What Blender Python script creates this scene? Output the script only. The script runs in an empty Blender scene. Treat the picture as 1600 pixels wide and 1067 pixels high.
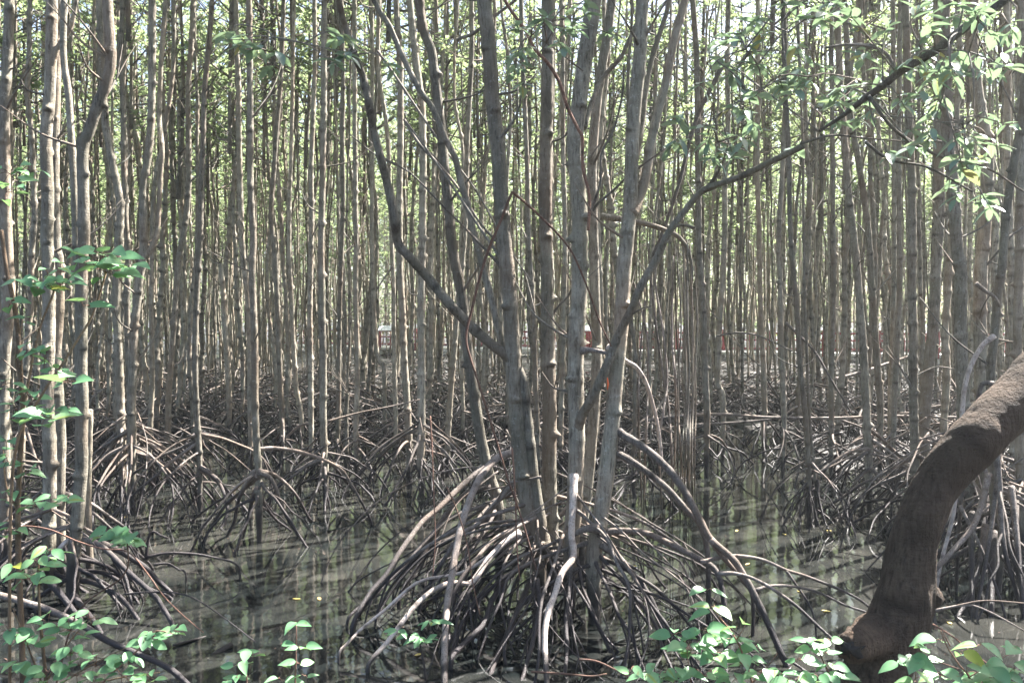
import bpy, math, random
import numpy as np
from mathutils import Vector
PI = math.pi
sc = bpy.context.scene
COL = sc.collection

# ------------------------------------------------------------------ camera, light, exposure
H, F, PW, PH, HORIZON = 2.2, 1300.0, 1600, 1067, 500.0
PITCH = math.atan((PH / 2 - HORIZON) / F)
cam_d = bpy.data.cameras.new('camera'); cam = bpy.data.objects.new('camera', cam_d); COL.objects.link(cam)
cam_d.sensor_width = 36; cam_d.lens = 36 * F / PW; cam_d.clip_start = 0.05; cam_d.clip_end = 2000
cam.location = (0, 0, H); cam.rotation_euler = (PI / 2 - PITCH, 0, 0)
sc.camera = cam
SUN_AZ, SUN_EL = math.radians(52), math.radians(50)      # azimuth from +Y towards +X
w = bpy.data.worlds.new('World'); sc.world = w; w.use_nodes = True
nt = w.node_tree; bg = nt.nodes['Background']
sky = nt.nodes.new('ShaderNodeTexSky'); sky.sky_type = 'NISHITA'; sky.sun_disc = False
sky.sun_elevation = SUN_EL; sky.sun_rotation = SUN_AZ; sky.dust_density = 3.0; sky.air_density = 1.0
nt.links.new(sky.outputs[0], bg.inputs[0]); bg.inputs[1].default_value = 0.055
sd = bpy.data.lights.new('sun', 'SUN'); sun = bpy.data.objects.new('sun', sd); COL.objects.link(sun)
sd.energy = 5.0; sd.angle = math.radians(0.25); sd.color = (1.0, 0.95, 0.89)
sv = Vector((math.sin(SUN_AZ) * math.cos(SUN_EL), math.cos(SUN_AZ) * math.cos(SUN_EL), math.sin(SUN_EL)))
sun.rotation_euler = (-sv).to_track_quat('-Z', 'Y').to_euler()
sc.view_settings.view_transform = 'Standard'; sc.view_settings.look = 'None'
sc.view_settings.exposure = 2.85; sc.view_settings.gamma = 1
cy = sc.cycles
cy.max_bounces = 5; cy.diffuse_bounces = 3; cy.glossy_bounces = 2; cy.transmission_bounces = 3; cy.volume_bounces = 0
cy.sample_clamp_indirect = 6; cy.use_denoising = True; cy.caustics_reflective = False; cy.caustics_refractive = False

R = random.Random(11); NR = np.random.RandomState(5)

# ------------------------------------------------------------------ pixel -> world
def ray(px, py):
    u = (px - PW / 2) / F; v = -(py - PH / 2) / F
    return np.array([u, math.cos(PITCH) + v * math.sin(PITCH), -math.sin(PITCH) + v * math.cos(PITCH)])
def at(px, py, Y):
    d = ray(px, py); t = Y / d[1]
    return np.array([d[0] * t, Y, H + d[2] * t])
def ground(px, py, z=0.0):
    d = ray(px, py); t = (z - H) / d[2]
    return np.array([d[0] * t, d[1] * t, z])
def proj(p):
    y = p[1] * math.cos(PITCH) - (p[2] - H) * math.sin(PITCH)
    z = p[1] * math.sin(PITCH) + (p[2] - H) * math.cos(PITCH)
    return PW / 2 + F * p[0] / y, PH / 2 - F * z / y
def gy2Y(gy): return ground(800, gy)[1]

# ------------------------------------------------------------------ mesh helpers
class MB:
    def __init__(s): s.v = []; s.f = []; s.m = []; s.a = []; s.n = 0
    def add(s, v, f, a=None, m=0):
        v = np.asarray(v, dtype=np.float64).reshape(-1, 3); f = np.asarray(f, dtype=np.int64).reshape(-1, 4)
        s.v.append(v); s.f.append(f + s.n); s.m.append(np.full(len(f), m))
        s.a.append(np.zeros(len(v)) if a is None else np.broadcast_to(np.asarray(a, dtype=np.float64), (len(v),)).copy())
        s.n += len(v)
    def merge(s, o, M=None, T=(0, 0, 0), m=0):
        v, f, mm, a = o.arrays()
        if M is not None: v = v @ M.T
        s.v.append(v + np.asarray(T)); s.f.append(f + s.n); s.m.append(mm + m); s.a.append(a); s.n += len(v)
    def arrays(s):
        return np.concatenate(s.v), np.concatenate(s.f), np.concatenate(s.m), np.concatenate(s.a)
    def mesh(s, name, mats, off=(0, 0, 0), smooth=True):
        v, f, mm, a = s.arrays(); v = v - np.asarray(off)
        tri = f[:, 3] == f[:, 2]
        me = bpy.data.meshes.new(name)
        cnt = np.where(tri, 3, 4); starts = np.concatenate([[0], np.cumsum(cnt)[:-1]])
        mask = np.ones(f.shape, bool); mask[tri, 3] = False
        loops = f[mask]
        me.vertices.add(len(v)); me.vertices.foreach_set('co', v.ravel())
        me.loops.add(len(loops)); me.loops.foreach_set('vertex_index', loops)
        me.polygons.add(len(f)); me.polygons.foreach_set('loop_start', starts)
        me.polygons.foreach_set('material_index', mm.astype(np.int32))
        me.polygons.foreach_set('use_smooth', np.full(len(f), smooth))
        at_ = me.attributes.new('tone', 'FLOAT', 'POINT'); at_.data.foreach_set('value', a)
        for x in (mats if isinstance(mats, (list, tuple)) else [mats]): me.materials.append(x)
        me.update(calc_edges=True); return me

def tag(o, label=None, cat=None, group=None, kind=None):
    if label: o['label'] = label
    if cat: o['category'] = cat
    if group: o['group'] = group
    if kind: o['kind'] = kind
    return o
def empty(name, loc, label, cat, group=None):
    o = bpy.data.objects.new(name, None); COL.objects.link(o); o.location = loc
    o.empty_display_size = 0.1
    return tag(o, label, cat, group)
def link(name, mb, mats, parent=None, off=None, smooth=True):
    if parent is not None and off is None: off = parent['_o'] if '_o' in parent else tuple(parent.location)
    me = mb if isinstance(mb, bpy.types.Mesh) else mb.mesh(name, mats, off if off is not None else (0, 0, 0), smooth)
    o = bpy.data.objects.new(name, me); COL.objects.link(o)
    if parent is not None: o.parent = parent
    return o
def solo(name, mb, mats, label, cat, loc, group=None, kind=None, smooth=True):
    o = link(name, mb, mats, None, loc, smooth); o.location = loc
    return tag(o, label, cat, group, kind)

def spline(P, step):
    P = np.asarray(P, float)
    if len(P) == 2: P = np.array([P[0], (P[0] + P[1]) / 2, P[1]])
    Q = np.vstack([2 * P[0] - P[1], P, 2 * P[-1] - P[-2]]); out = []
    for i in range(1, len(Q) - 2):
        p0, p1, p2, p3 = Q[i - 1], Q[i], Q[i + 1], Q[i + 2]
        n = max(1, int(np.linalg.norm((p2 - p1)[:3]) / step + .5))
        for t in np.linspace(0, 1, n, endpoint=False):
            out.append(.5 * (2 * p1 + (p2 - p0) * t + (2 * p0 - 5 * p1 + 4 * p2 - p3) * t * t + (3 * p1 - p0 - 3 * p2 + p3) * t ** 3))
    out.append(P[-1]); return np.array(out)

def tube(mb, P, r, sides=8, step=0.05, knobs=None, rough=0.0, m=0, seed=0, tone=0.0, wob=0.0, cap=True, ring=.42):
    """P: points (n,3); r: a number or per-point radii. knobs: (spacing, amp, size) leaf-scar swellings."""
    P = np.asarray(P, float); n0 = len(P)
    rr = np.full(n0, float(r)) if np.isscalar(r) else np.asarray(r, float)
    C = spline(np.hstack([P, rr[:, None]]), step); rad = np.maximum(C[:, 3], 0.0008); C = C[:, :3]; n = len(C)
    rs = np.random.RandomState(seed * 7 + 3)
    if wob:
        L = np.concatenate([[0], np.cumsum(np.linalg.norm(np.diff(C, axis=0), axis=1))])
        for fr in (1.1, 2.7, 6.0):
            ph = rs.rand(3) * 6.28
            C = C + wob / fr * np.sin(L[:, None] * fr + ph[None, :]) * np.minimum(1, L[:, None] * 2)
    T = np.gradient(C, axis=0); T /= np.linalg.norm(T, axis=1)[:, None] + 1e-12
    ref = np.array([0, 0, 1.0]) if abs(T[0][2]) < .8 else np.array([0, 1.0, 0])
    U = np.empty_like(T); u = np.cross(ref, T[0]); u /= np.linalg.norm(u)
    for i in range(n):
        u = u - T[i] * (u @ T[i]); u /= np.linalg.norm(u) + 1e-12; U[i] = u
    V = np.cross(T, U)
    th = np.arange(sides) * 2 * PI / sides
    k = np.ones((n, sides)); a = np.full((n, sides), tone)
    S = np.concatenate([[0], np.cumsum(np.linalg.norm(np.diff(C, axis=0), axis=1))])
    if knobs:
        sp, amp, size = knobs; s = rs.rand() * sp; ang = rs.rand() * 6.28
        while s < S[-1]:
            am = amp * rs.uniform(.35, 1.25); ww = size * rs.uniform(.7, 1.4)
            lo, hi = np.searchsorted(S, [s - 3.5 * ww, s + 3.5 * ww])
            if hi > lo:
                ds = (S[lo:hi] - s)[:, None]; da = (th[None, :] - ang + PI) % (2 * PI) - PI
                gg = np.exp(-np.where(ds < 0, ds / (ww * .55), ds / (ww * 1.45)) ** 2)
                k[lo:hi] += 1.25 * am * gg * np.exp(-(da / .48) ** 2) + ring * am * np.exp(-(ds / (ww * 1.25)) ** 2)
                a[lo:hi] += np.exp(-((ds + ww * .9) / (ww * .55)) ** 2) * (ring * .8 + .75 * np.exp(-(da / .9) ** 2))  # dark tone below each knob: scar bark plus the knob's painted shade
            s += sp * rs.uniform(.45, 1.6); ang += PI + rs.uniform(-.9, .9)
    if rough: 
        k += rough * np.repeat(rs.randn(n // 2 + 1, sides), 2, axis=0)[:n]
        kk = rs.randn(sides); k += rough * .8 * kk[None, :]
    X = C[:, None, :] + (rad[:, None] * k)[..., None] * (U[:, None, :] * np.cos(th)[None, :, None] + V[:, None, :] * np.sin(th)[None, :, None])
    i = np.arange(n - 1)[:, None] * sides; j = np.arange(sides)[None, :]; j2 = (j + 1) % sides
    f = np.stack([i + j, i + j2, i + sides + j2, i + sides + j], -1).reshape(-1, 4)
    v = X.reshape(-1, 3); a = a.ravel()
    if cap:
        v = np.vstack([v, C[-1] + T[-1] * rad[-1] * .4, C[0] - T[0] * rad[0] * .3]); a = np.concatenate([a, [tone, tone]])
        e = (n - 1) * sides; jj = np.arange(sides); j3 = (jj + 1) % sides
        f = np.vstack([f, np.stack([e + jj, e + j3, np.full(sides, n * sides), np.full(sides, n * sides)], -1),
                       np.stack([j3, jj, np.full(sides, n * sides + 1), np.full(sides, n * sides + 1)], -1)])
    mb.add(v, f, a, m); return C

def quads(mb, P, D, N, L, W, m=0, tone=None):
    """simple folded leaf blades: P base, D along, N up."""
    P, D, N = [np.asarray(x, float) for x in (P, D, N)]
    D /= np.linalg.norm(D, axis=1)[:, None] + 1e-9; S = np.cross(D, N); S /= np.linalg.norm(S, axis=1)[:, None] + 1e-9
    N = np.cross(S, D); n = len(P)
    L = np.broadcast_to(L, (n,))[:, None]; W = np.broadcast_to(W, (n,))[:, None]
    mid = P + D * L * .52
    v = np.stack([P, mid - S * W / 2 + N * W * .14, P + D * L - N * L * .1, mid + S * W / 2 + N * W * .14], 1)
    f = np.arange(n * 4).reshape(n, 4)
    t = np.repeat(NR.rand(n) if tone is None else tone, 4)
    mb.add(v.reshape(-1, 3), f, t, m)

def leaf(mb, p, d, nrm, L, W, shape='ellipse', droop=.25, fold=.25, m=0, tone=.5, nt_=9):
    p = np.asarray(p, float); d = np.asarray(d, float); d = d / np.linalg.norm(d); nrm = np.asarray(nrm, float)
    s = np.cross(d, nrm); s /= np.linalg.norm(s) + 1e-9; u = np.cross(s, d)
    v = []; 
    for i in range(nt_):
        t = i / (nt_ - 1)
        if shape == 'ellipse': ww = math.sin(PI * min(1, t * .96 + .02) ** .95) ** .85
        elif shape == 'heart': ww = (.62 + .38 * math.sin(min(1, t / .22) * PI / 2)) * (1 - max(0, (t - .22) / .78) ** 1.5) if t < 1 else 0
        else: ww = math.sin(PI * min(1, t + .03) ** .72) ** .9 if 0 < t < 1 else .05 * (t < .5)
        c = p + d * L * t - u * (droop * L * t * t)
        back = d * (L * -.13 if (shape == 'heart' and i == 0) else 0)
        v += [c - s * W / 2 * ww + u * W * fold * ww * .5 + back, c, c + s * W / 2 * ww + u * W * fold * ww * .5 + back]
    f = []
    for i in range(nt_ - 1):
        b = i * 3; f += [[b, b + 1, b + 4, b + 3], [b + 1, b + 2, b + 5, b + 4]]
    mb.add(v, f, np.clip(np.tile([0, .22, 0], nt_) + tone - .08, 0, 1) if tone < .93 else tone, m)

# ------------------------------------------------------------------ materials
def newmat(name):
    m = bpy.data.materials.new(name); m.use_nodes = True; t = m.node_tree
    return m, t, t.nodes['Principled BSDF'], t.nodes['Material Output']
def N(t, typ, **kw):
    n = t.nodes.new(typ)
    for k, v in kw.items():
        if k.startswith('i_'): n.inputs[k[2:].replace('_', ' ')].default_value = v
        else: setattr(n, k, v)
    return n
def noise(t, vec, scale, detail=4, rough=.6):
    n = N(t, 'ShaderNodeTexNoise'); n.inputs['Scale'].default_value = scale; n.inputs['Detail'].default_value = detail
    n.inputs['Roughness'].default_value = rough; t.links.new(vec, n.inputs['Vector']); return n.outputs[0]
def ramp(t, fac, *stops):
    r = N(t, 'ShaderNodeValToRGB'); e = r.color_ramp.elements
    while len(e) < len(stops): e.new(.5)
    for k, (p, c) in enumerate(stops): e[k].position = p; e[k].color = (*c, 1) if len(c) == 3 else c
    t.links.new(fac, r.inputs[0]); return r.outputs[0]
def mix(t, a, b, fac, mode='MIX'):
    n = N(t, 'ShaderNodeMix', data_type='RGBA', blend_type=mode)
    for sock, x in ((n.inputs[6], a), (n.inputs[7], b), (n.inputs[0], fac)):
        if isinstance(x, (tuple, float, int)): sock.default_value = (*x, 1) if isinstance(x, tuple) else x
        else: t.links.new(x, sock)
    return n.outputs[2]
def mth(t, op, a, b=0.0, clamp=False):
    n = N(t, 'ShaderNodeMath', operation=op, use_clamp=clamp)
    for k, x in enumerate((a, b)):
        if isinstance(x, (float, int)): n.inputs[k].default_value = x
        else: t.links.new(x, n.inputs[k])
    return n.outputs[0]
def bump(t, h, strength, dist, nrm=None):
    b = N(t, 'ShaderNodeBump'); b.inputs['Strength'].default_value = strength; b.inputs['Distance'].default_value = dist
    t.links.new(h, b.inputs['Height'])
    if nrm is not None: t.links.new(nrm, b.inputs['Normal'])
    return b.outputs[0]

def bark(name, dark, light, green, mudz=.45, scale=1.0, rough=.85, bstr=.6, spot=.42, bd=.016, mud=(.030, .026, .026)):
    m, t, p, o = newmat(name)
    tc = N(t, 'ShaderNodeTexCoord').outputs['Object']; oi = N(t, 'ShaderNodeObjectInfo')
    add = N(t, 'ShaderNodeVectorMath', operation='ADD'); t.links.new(tc, add.inputs[0])
    cmb = N(t, 'ShaderNodeCombineXYZ'); r13 = mth(t, 'MULTIPLY', oi.outputs['Random'], 37.0); 
    for k in range(3): t.links.new(r13, cmb.inputs[k])
    t.links.new(cmb.outputs[0], add.inputs[1]); vec = add.outputs[0]
    mp = N(t, 'ShaderNodeMapping'); mp.inputs['Scale'].default_value = (1, 1, .16); t.links.new(vec, mp.inputs[0])
    mp2 = N(t, 'ShaderNodeMapping'); mp2.inputs['Scale'].default_value = (.35, .35, 1.6); t.links.new(vec, mp2.inputs[0])
    blot = noise(t, vec, 7 * scale, 5, .65); streak = noise(t, mp.outputs[0], 55 * scale, 4, .7); fine = noise(t, vec, 90 * scale, 4, .7)
    ringn = noise(t, mp2.outputs[0], 40 * scale, 3, .6)
    f = mth(t, 'ADD', mth(t, 'MULTIPLY', blot, .55), mth(t, 'MULTIPLY', streak, .45))
    c = ramp(t, f, (.36, dark), (.52, tuple((a + b) / 2 for a, b in zip(dark, light))), (.66, light))
    big = noise(t, vec, 1.7 * scale, 4, .6); c = mix(t, c, tuple(x * .55 for x in dark), mth(t, 'MULTIPLY', ramp(t, big, (.50, (0, 0, 0)), (.66, (1, 1, 1))), .55))
    crack = ramp(t, streak, (.36, (1, 1, 1)), (.46, (0, 0, 0))); c = mix(t, c, (.04, .034, .028), mth(t, 'MULTIPLY', crack, .6))
    c = mix(t, c, green, ramp(t, noise(t, vec, 2.3 * scale, 3), (.45, (0, 0, 0)), (.7, (.65, .65, .65))))
    spots = ramp(t, noise(t, vec, 34 * scale, 3, .6), (.60, (0, 0, 0)), (.67, (1, 1, 1)))
    c = mix(t, c, (.42, .41, .37), mth(t, 'MULTIPLY', spots, spot))
    c = mix(t, c, (.045, .038, .032), mth(t, 'MULTIPLY', ramp(t, fine, (.56, (0, 0, 0)), (.72, (1, 1, 1))), .45))
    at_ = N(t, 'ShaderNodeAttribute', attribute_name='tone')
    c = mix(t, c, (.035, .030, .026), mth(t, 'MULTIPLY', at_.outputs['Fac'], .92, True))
    wm = mth(t, 'MULTIPLY', ramp(t, noise(t, vec, 1.1, 2), (.48, (0, 0, 0)), (.62, (1, 1, 1))), .38); c = mix(t, c, (.23, .155, .105), wm)
    val = N(t, 'ShaderNodeHueSaturation'); t.links.new(c, val.inputs['Color'])
    t.links.new(mth(t, 'ADD', mth(t, 'MULTIPLY', oi.outputs['Random'], .7), .65), val.inputs['Value'])
    c = val.outputs[0]
    if mudz:
        pos = N(t, 'ShaderNodeNewGeometry').outputs['Position']; sx = N(t, 'ShaderNodeSeparateXYZ'); t.links.new(pos, sx.inputs[0])
        z = mth(t, 'ADD', sx.outputs[2], mth(t, 'MULTIPLY', mth(t, 'SUBTRACT', noise(t, pos, 3.0, 3), .5), -.5))
        mr = N(t, 'ShaderNodeMapRange'); mr.inputs['From Min'].default_value = mudz * .50; mr.inputs['From Max'].default_value = mudz * .85
        mr.inputs['To Min'].default_value = .92; mr.inputs['To Max'].default_value = 0.0; t.links.new(z, mr.inputs[0])
        c = mix(t, c, mud, mr.outputs[0])
        wet = N(t, 'ShaderNodeMapRange'); wet.inputs['From Min'].default_value = .05; wet.inputs['From Max'].default_value = mudz * .8
        wet.inputs['To Min'].default_value = .32; wet.inputs['To Max'].default_value = rough; t.links.new(z, wet.inputs[0])
        t.links.new(wet.outputs[0], p.inputs['Roughness'])
    else: p.inputs['Roughness'].default_value = rough
    t.links.new(c, p.inputs['Base Color']); p.inputs['Specular IOR Level'].default_value = .35
    if bd > .02: ringn = mth(t, 'ADD', ringn, mth(t, 'MULTIPLY', noise(t, mp.outputs[0], 16, 5, .75), 2.2))
    hgt = mth(t, 'ADD', mth(t, 'ADD', mth(t, 'MULTIPLY', streak, .6), mth(t, 'MULTIPLY', fine, .4)), mth(t, 'MULTIPLY', ringn, .35))
    t.links.new(bump(t, hgt, bstr * 1.3, bd), p.inputs['Normal'])
    return m

def leafmat(name, c0, c1, c2, trans, tf=.45, rough=.38, spec=.5, yellow=None):
    m, t, p, o = newmat(name)
    a = N(t, 'ShaderNodeAttribute', attribute_name='tone').outputs['Fac']
    c = ramp(t, a, (0.0, c0), (.5, c1), (.93, c2), (1.0, yellow or c2))
    tcn = N(t, 'ShaderNodeTexCoord').outputs['Object']; c = mix(t, c, (.16, .12, .05), mth(t, 'MULTIPLY', ramp(t, noise(t, tcn, 45, 3, .6), (.60, (0, 0, 0)), (.68, (1, 1, 1))), .55))
    tr = N(t, 'ShaderNodeBsdfTranslucent'); t.links.new(mix(t, c, trans, .65), tr.inputs['Color'])
    t.links.new(c, p.inputs['Base Color']); p.inputs['Roughness'].default_value = rough; p.inputs['Specular IOR Level'].default_value = spec
    ms = N(t, 'ShaderNodeMixShader'); ms.inputs[0].default_value = tf
    t.links.new(p.outputs[0], ms.inputs[1]); t.links.new(tr.outputs[0], ms.inputs[2]); t.links.new(ms.outputs[0], o.inputs[0])
    return m
def plain(name, col, rough=.6, var=.25, scale=12, metal=0, bstr=.2):
    m, t, p, o = newmat(name)
    tc = N(t, 'ShaderNodeTexCoord').outputs['Object']; n = noise(t, tc, scale, 5)
    t.links.new(ramp(t, n, (.3, tuple(x * (1 - var) for x in col)), (.7, tuple(min(1, x * (1 + var)) for x in col))), p.inputs['Base Color'])
    p.inputs['Roughness'].default_value = rough; p.inputs['Metallic'].default_value = metal
    t.links.new(bump(t, n, bstr, .01), p.inputs['Normal']); return m

M_BARK = bark('mangrove_bark', (.135, .118, .092), (.39, .355, .29), (.20, .19, .14))
M_ROOT = bark('stilt_root_bark', (.085, .070, .062), (.33, .285, .255), (.15, .13, .11), mudz=.66, scale=1.6, mud=(.022, .018, .021))
M_SUNLIT_ROOT = bark('sunlit_root_bark', (.30, .25, .22), (.62, .54, .49), (.40, .34, .30), mudz=.16, scale=1.8)  # stilt-root bark made lighter, direct sunlight put into its colour
M_TWIG = bark('dead_twig_bark', (.10, .085, .07), (.26, .24, .21), (.17, .17, .14), mudz=0, scale=2.0)
M_OLD = bark('old_trunk_bark', (.045, .033, .024), (.31, .225, .165), (.095, .075, .05), mudz=0, scale=.95, rough=.9, bstr=1.5, bd=.04, spot=.06)
M_VINE = bark('vine_bark', (.15, .075, .055), (.30, .17, .12), (.22, .13, .10), mudz=0, scale=3)
M_SAP = bark('sapling_bark', (.20, .13, .08), (.36, .26, .17), (.26, .20, .13), mudz=0, scale=3)
M_LEAF = leafmat('canopy_leaf', (.070, .110, .050), (.10, .15, .07), (.145, .20, .09), (.40, .50, .24), tf=.5, rough=.42, yellow=(.30, .26, .05))
M_LEAF_NEAR = leafmat('bough_leaf', (.12, .19, .155), (.17, .25, .20), (.25, .32, .24), (.30, .44, .20), tf=.30, rough=.42, spec=.9, yellow=(.42, .30, .08))
M_LEAF_FRONT = leafmat('shrub_leaf', (.10, .235, .115), (.16, .33, .165), (.26, .44, .21), (.30, .5, .15), tf=.3, rough=.45, spec=.45, yellow=(.35, .38, .06))
M_LITTER = leafmat('fallen_leaf_yellow', (.40, .27, .10), (.48, .36, .10), (.50, .42, .12), (.5, .4, .1), tf=.1, rough=.5)
M_CONC = plain('pale_concrete', (.74, .73, .71), .8, .12, 5)
M_RED = plain('dark_red_paint', (.24, .035, .038), .5, .2, 9)
M_SIGN = plain('white_sign_face', (.82, .83, .85), .35, .04, 3, bstr=.02)
M_TAPE = plain('orange_ribbon', (.80, .14, .04), .5, .1, 9)
M_LOG = plain('waterlogged_wood', (.018, .014, .012), .75, .6, 24, bstr=1.0)

def mat_mud():
    m, t, p, o = newmat('forest_mud')
    pos = N(t, 'ShaderNodeNewGeometry').outputs['Position']
    a = noise(t, pos, 1.3, 6, .65); b = noise(t, pos, 14, 5, .7)
    c = ramp(t, a, (.35, (.016, .014, .013)), (.58, (.032, .028, .025)), (.76, (.075, .062, .05)))
    c = mix(t, c, (.16, .12, .08), mth(t, 'MULTIPLY', ramp(t, b, (.60, (0, 0, 0)), (.68, (1, 1, 1))), .5))
    t.links.new(c, p.inputs['Base Color'])
    t.links.new(ramp(t, a, (.4, (.35,) * 3), (.65, (.85,) * 3)), p.inputs['Roughness'])
    t.links.new(bump(t, b, .8, .05), p.inputs['Normal']); return m
def mat_water():
    m, t, p, o = newmat('murky_water')
    pos = N(t, 'ShaderNodeNewGeometry').outputs['Position']
    c = ramp(t, noise(t, pos, .8, 4), (.42, (.008, .010, .010)), (.70, (.042, .041, .036)))
    scum = ramp(t, noise(t, pos, 17, 5, .7), (.66, (0, 0, 0)), (.70, (1, 1, 1)))
    c = mix(t, c, (.16, .14, .11), mth(t, 'MULTIPLY', scum, .25))
    t.links.new(c, p.inputs['Base Color']); p.inputs['IOR'].default_value = 1.40
    t.links.new(mix(t, (.035,) * 3, (.35,) * 3, scum), p.inputs['Roughness'])
    p.inputs['Specular IOR Level'].default_value = .9
    mp = N(t, 'ShaderNodeMapping'); mp.inputs['Scale'].default_value = (1.6, 1, 1); t.links.new(pos, mp.inputs[0])
    n1 = noise(t, mp.outputs[0], 3.2, 3, .5); n2 = noise(t, pos, 19, 2, .5)
    t.links.new(bump(t, n2, .03, .008, bump(t, n1, .06, .02)), p.inputs['Normal']); return m
M_MUD, M_WATER = mat_mud(), mat_water()

# ------------------------------------------------------------------ ground, water
def vn(x, y, s, seed):
    """smooth value noise"""
    rs = np.random.RandomState(seed); G = rs.rand(64, 64)
    u, v = x / s, y / s; i, j = np.floor(u).astype(int), np.floor(v).astype(int); fu, fv = u - i, v - j
    fu = fu * fu * (3 - 2 * fu); fv = fv * fv * (3 - 2 * fv); g = lambda a, b: G[a % 64, b % 64]
    return (g(i, j) * (1 - fu) + g(i + 1, j) * fu) * (1 - fv) + (g(i, j + 1) * (1 - fu) + g(i + 1, j + 1) * fu) * fv
def zg(x, y):
    x = np.asarray(x, float); y = np.asarray(y, float)
    sm = lambda a, b, t: np.clip((t - a) / (b - a), 0, 1) ** 2 * (3 - 2 * np.clip((t - a) / (b - a), 0, 1))
    shore = np.where(x < 0, 13.5, 17.5) + 3.0 * (vn(x, y, 4, 1) - .5)
    shore = np.where(x > 4.6, 11.0 + 2 * (vn(x, y, 3, 2) - .5), shore)
    n = .16 * (vn(x, y, 2.3, 3) - .5) + .10 * (vn(x, y, .7, 4) - .5)
    z = -.32 + (.36) * sm(-1.5, 2.5, y - shore) + n
    z = z + .72 * (1 - sm(2.3, 3.7, y))
    z = z + .36 * sm(3.7, 4.9, -x) * sm(4, 5, y) * (1 - sm(7.5, 9, y))
    z = z + .30 * sm(3.6, 5.0, x) * (1 - sm(9, 11, y))
    return z
gx = np.concatenate([[-500, -200, -90, -55], np.arange(-36, -9, .5), np.arange(-9, 9, .14), np.arange(9, 40, .5), [55, 90, 200, 500]])
gyy = np.concatenate([[-60, -20, -6], np.arange(-3, 24, .16), np.arange(24, 75, .6), [90, 140, 250, 600]])
X, Y = np.meshgrid(gx, gyy); nx, ny = len(gx), len(gyy)
g = MB(); i = np.arange(ny - 1)[:, None] * nx; j = np.arange(nx - 1)[None, :]
g.add(np.stack([X, Y, zg(X, Y)], -1).reshape(-1, 3), np.stack([i + j, i + j + 1, i + nx + j + 1, i + nx + j], -1).reshape(-1, 4))
tag(link('ground', g, M_MUD), 'dark wet mud of the mangrove forest floor', 'ground', kind='structure')
wb = MB(); wb.add([[-500, -60, 0], [500, -60, 0], [500, 600, 0], [-500, 600, 0]], [[0, 1, 2, 3]])
tag(link('water', wb, M_WATER), 'still murky tidal water mirroring the trunks', 'water', kind='structure')

# ------------------------------------------------------------------ stilt roots
def arch(start, az, reach, r, straight=.3, zend=None, seed=0, fork=.6, lift=0.0, mb=None, sides=7, step=.06):
    """one stilt root: leaves the trunk, arches out and goes down into the mud"""
    rs = random.Random(seed); mb = mb or MB(); s = np.asarray(start, float)
    dx, dy = math.sin(az), math.cos(az); ex, ey = s[0] + dx * reach, s[1] + dy * reach
    ze = -.12 if zend is None else zend
    pts, rad = [], []; n = 9; bend = rs.uniform(-.26, .26) * reach
    for k in range(n):
        t = k / (n - 1); u = (1 - straight) * math.sin(t * PI / 2) + straight * t
        zz = (1 - straight) * math.cos(t * PI / 2) + straight * (1 - t)
        z = ze + (s[2] - ze) * zz + lift * math.sin(min(1, t * 2.2) * PI) * (1 - t)
        b = bend * math.sin(t * PI)
        pts.append([s[0] + dx * reach * u - dy * b + rs.uniform(-.014, .014), s[1] + dy * reach * u + dx * b + rs.uniform(-.014, .014), z + (rs.uniform(-.012, .012) if 0 < k < n - 1 else 0)])
        rad.append(r * (1.35 if k == 0 else 1.0 - .28 * t))
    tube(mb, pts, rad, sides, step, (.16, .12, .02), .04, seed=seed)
    nf = (rs.random() < fork) + (rs.random() < fork * .5)
    for q in range(nf):
        k = rs.choice([4, 5, 6]); a = np.array(pts[k]); az2 = az + rs.choice([-1, 1]) * rs.uniform(.3, 1.0)
        rc = max(.06, a[2] * rs.uniform(.25, .7)); P2, r2 = [a], [rad[k] * .8]
        for tt in (.35, .7, 1.0):
            P2.append([a[0] + math.sin(az2) * rc * math.sin(tt * PI / 2), a[1] + math.cos(az2) * rc * math.sin(tt * PI / 2), ze + (a[2] - ze) * (1 - tt) ** .8 if tt < 1 else ze]); r2.append(rad[k] * (.75 - .2 * tt))
        tube(mb, P2, r2, max(5, sides - 1), step, None, .04, seed=seed + 99)
    return mb
def add_roots(parent, base, n, zlo, zhi, rlo, rhi, rr, seed, azs=None, zend=None, sides=7, step=.06):
    rs = random.Random(seed); a0 = rs.random() * 6.28
    for k in range(n):
        az = a0 + k * 2.399 + rs.uniform(-.3, .3) if azs is None else rs.uniform(*azs)
        t = rs.random() ** .8; z0 = zlo + (zhi - zlo) * t
        reach = rlo + (rhi - rlo) * (t * .7 + .3 * rs.random())
        st = (base[0] + math.sin(az) * .02, base[1] + math.cos(az) * .02, z0)
        ze = float(zg(st[0] + math.sin(az) * reach, st[1] + math.cos(az) * reach)) - .06 if zend is None else zend
        ze = max(ze, -.2)
        mb = arch(st, az, reach, rr * rs.uniform(.5, 1.1), rs.uniform(.15, .85), ze, rs.randrange(10 ** 6), .55, sides=sides, step=step)
        link('stilt_root', mb, M_ROOT, parent)

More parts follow.
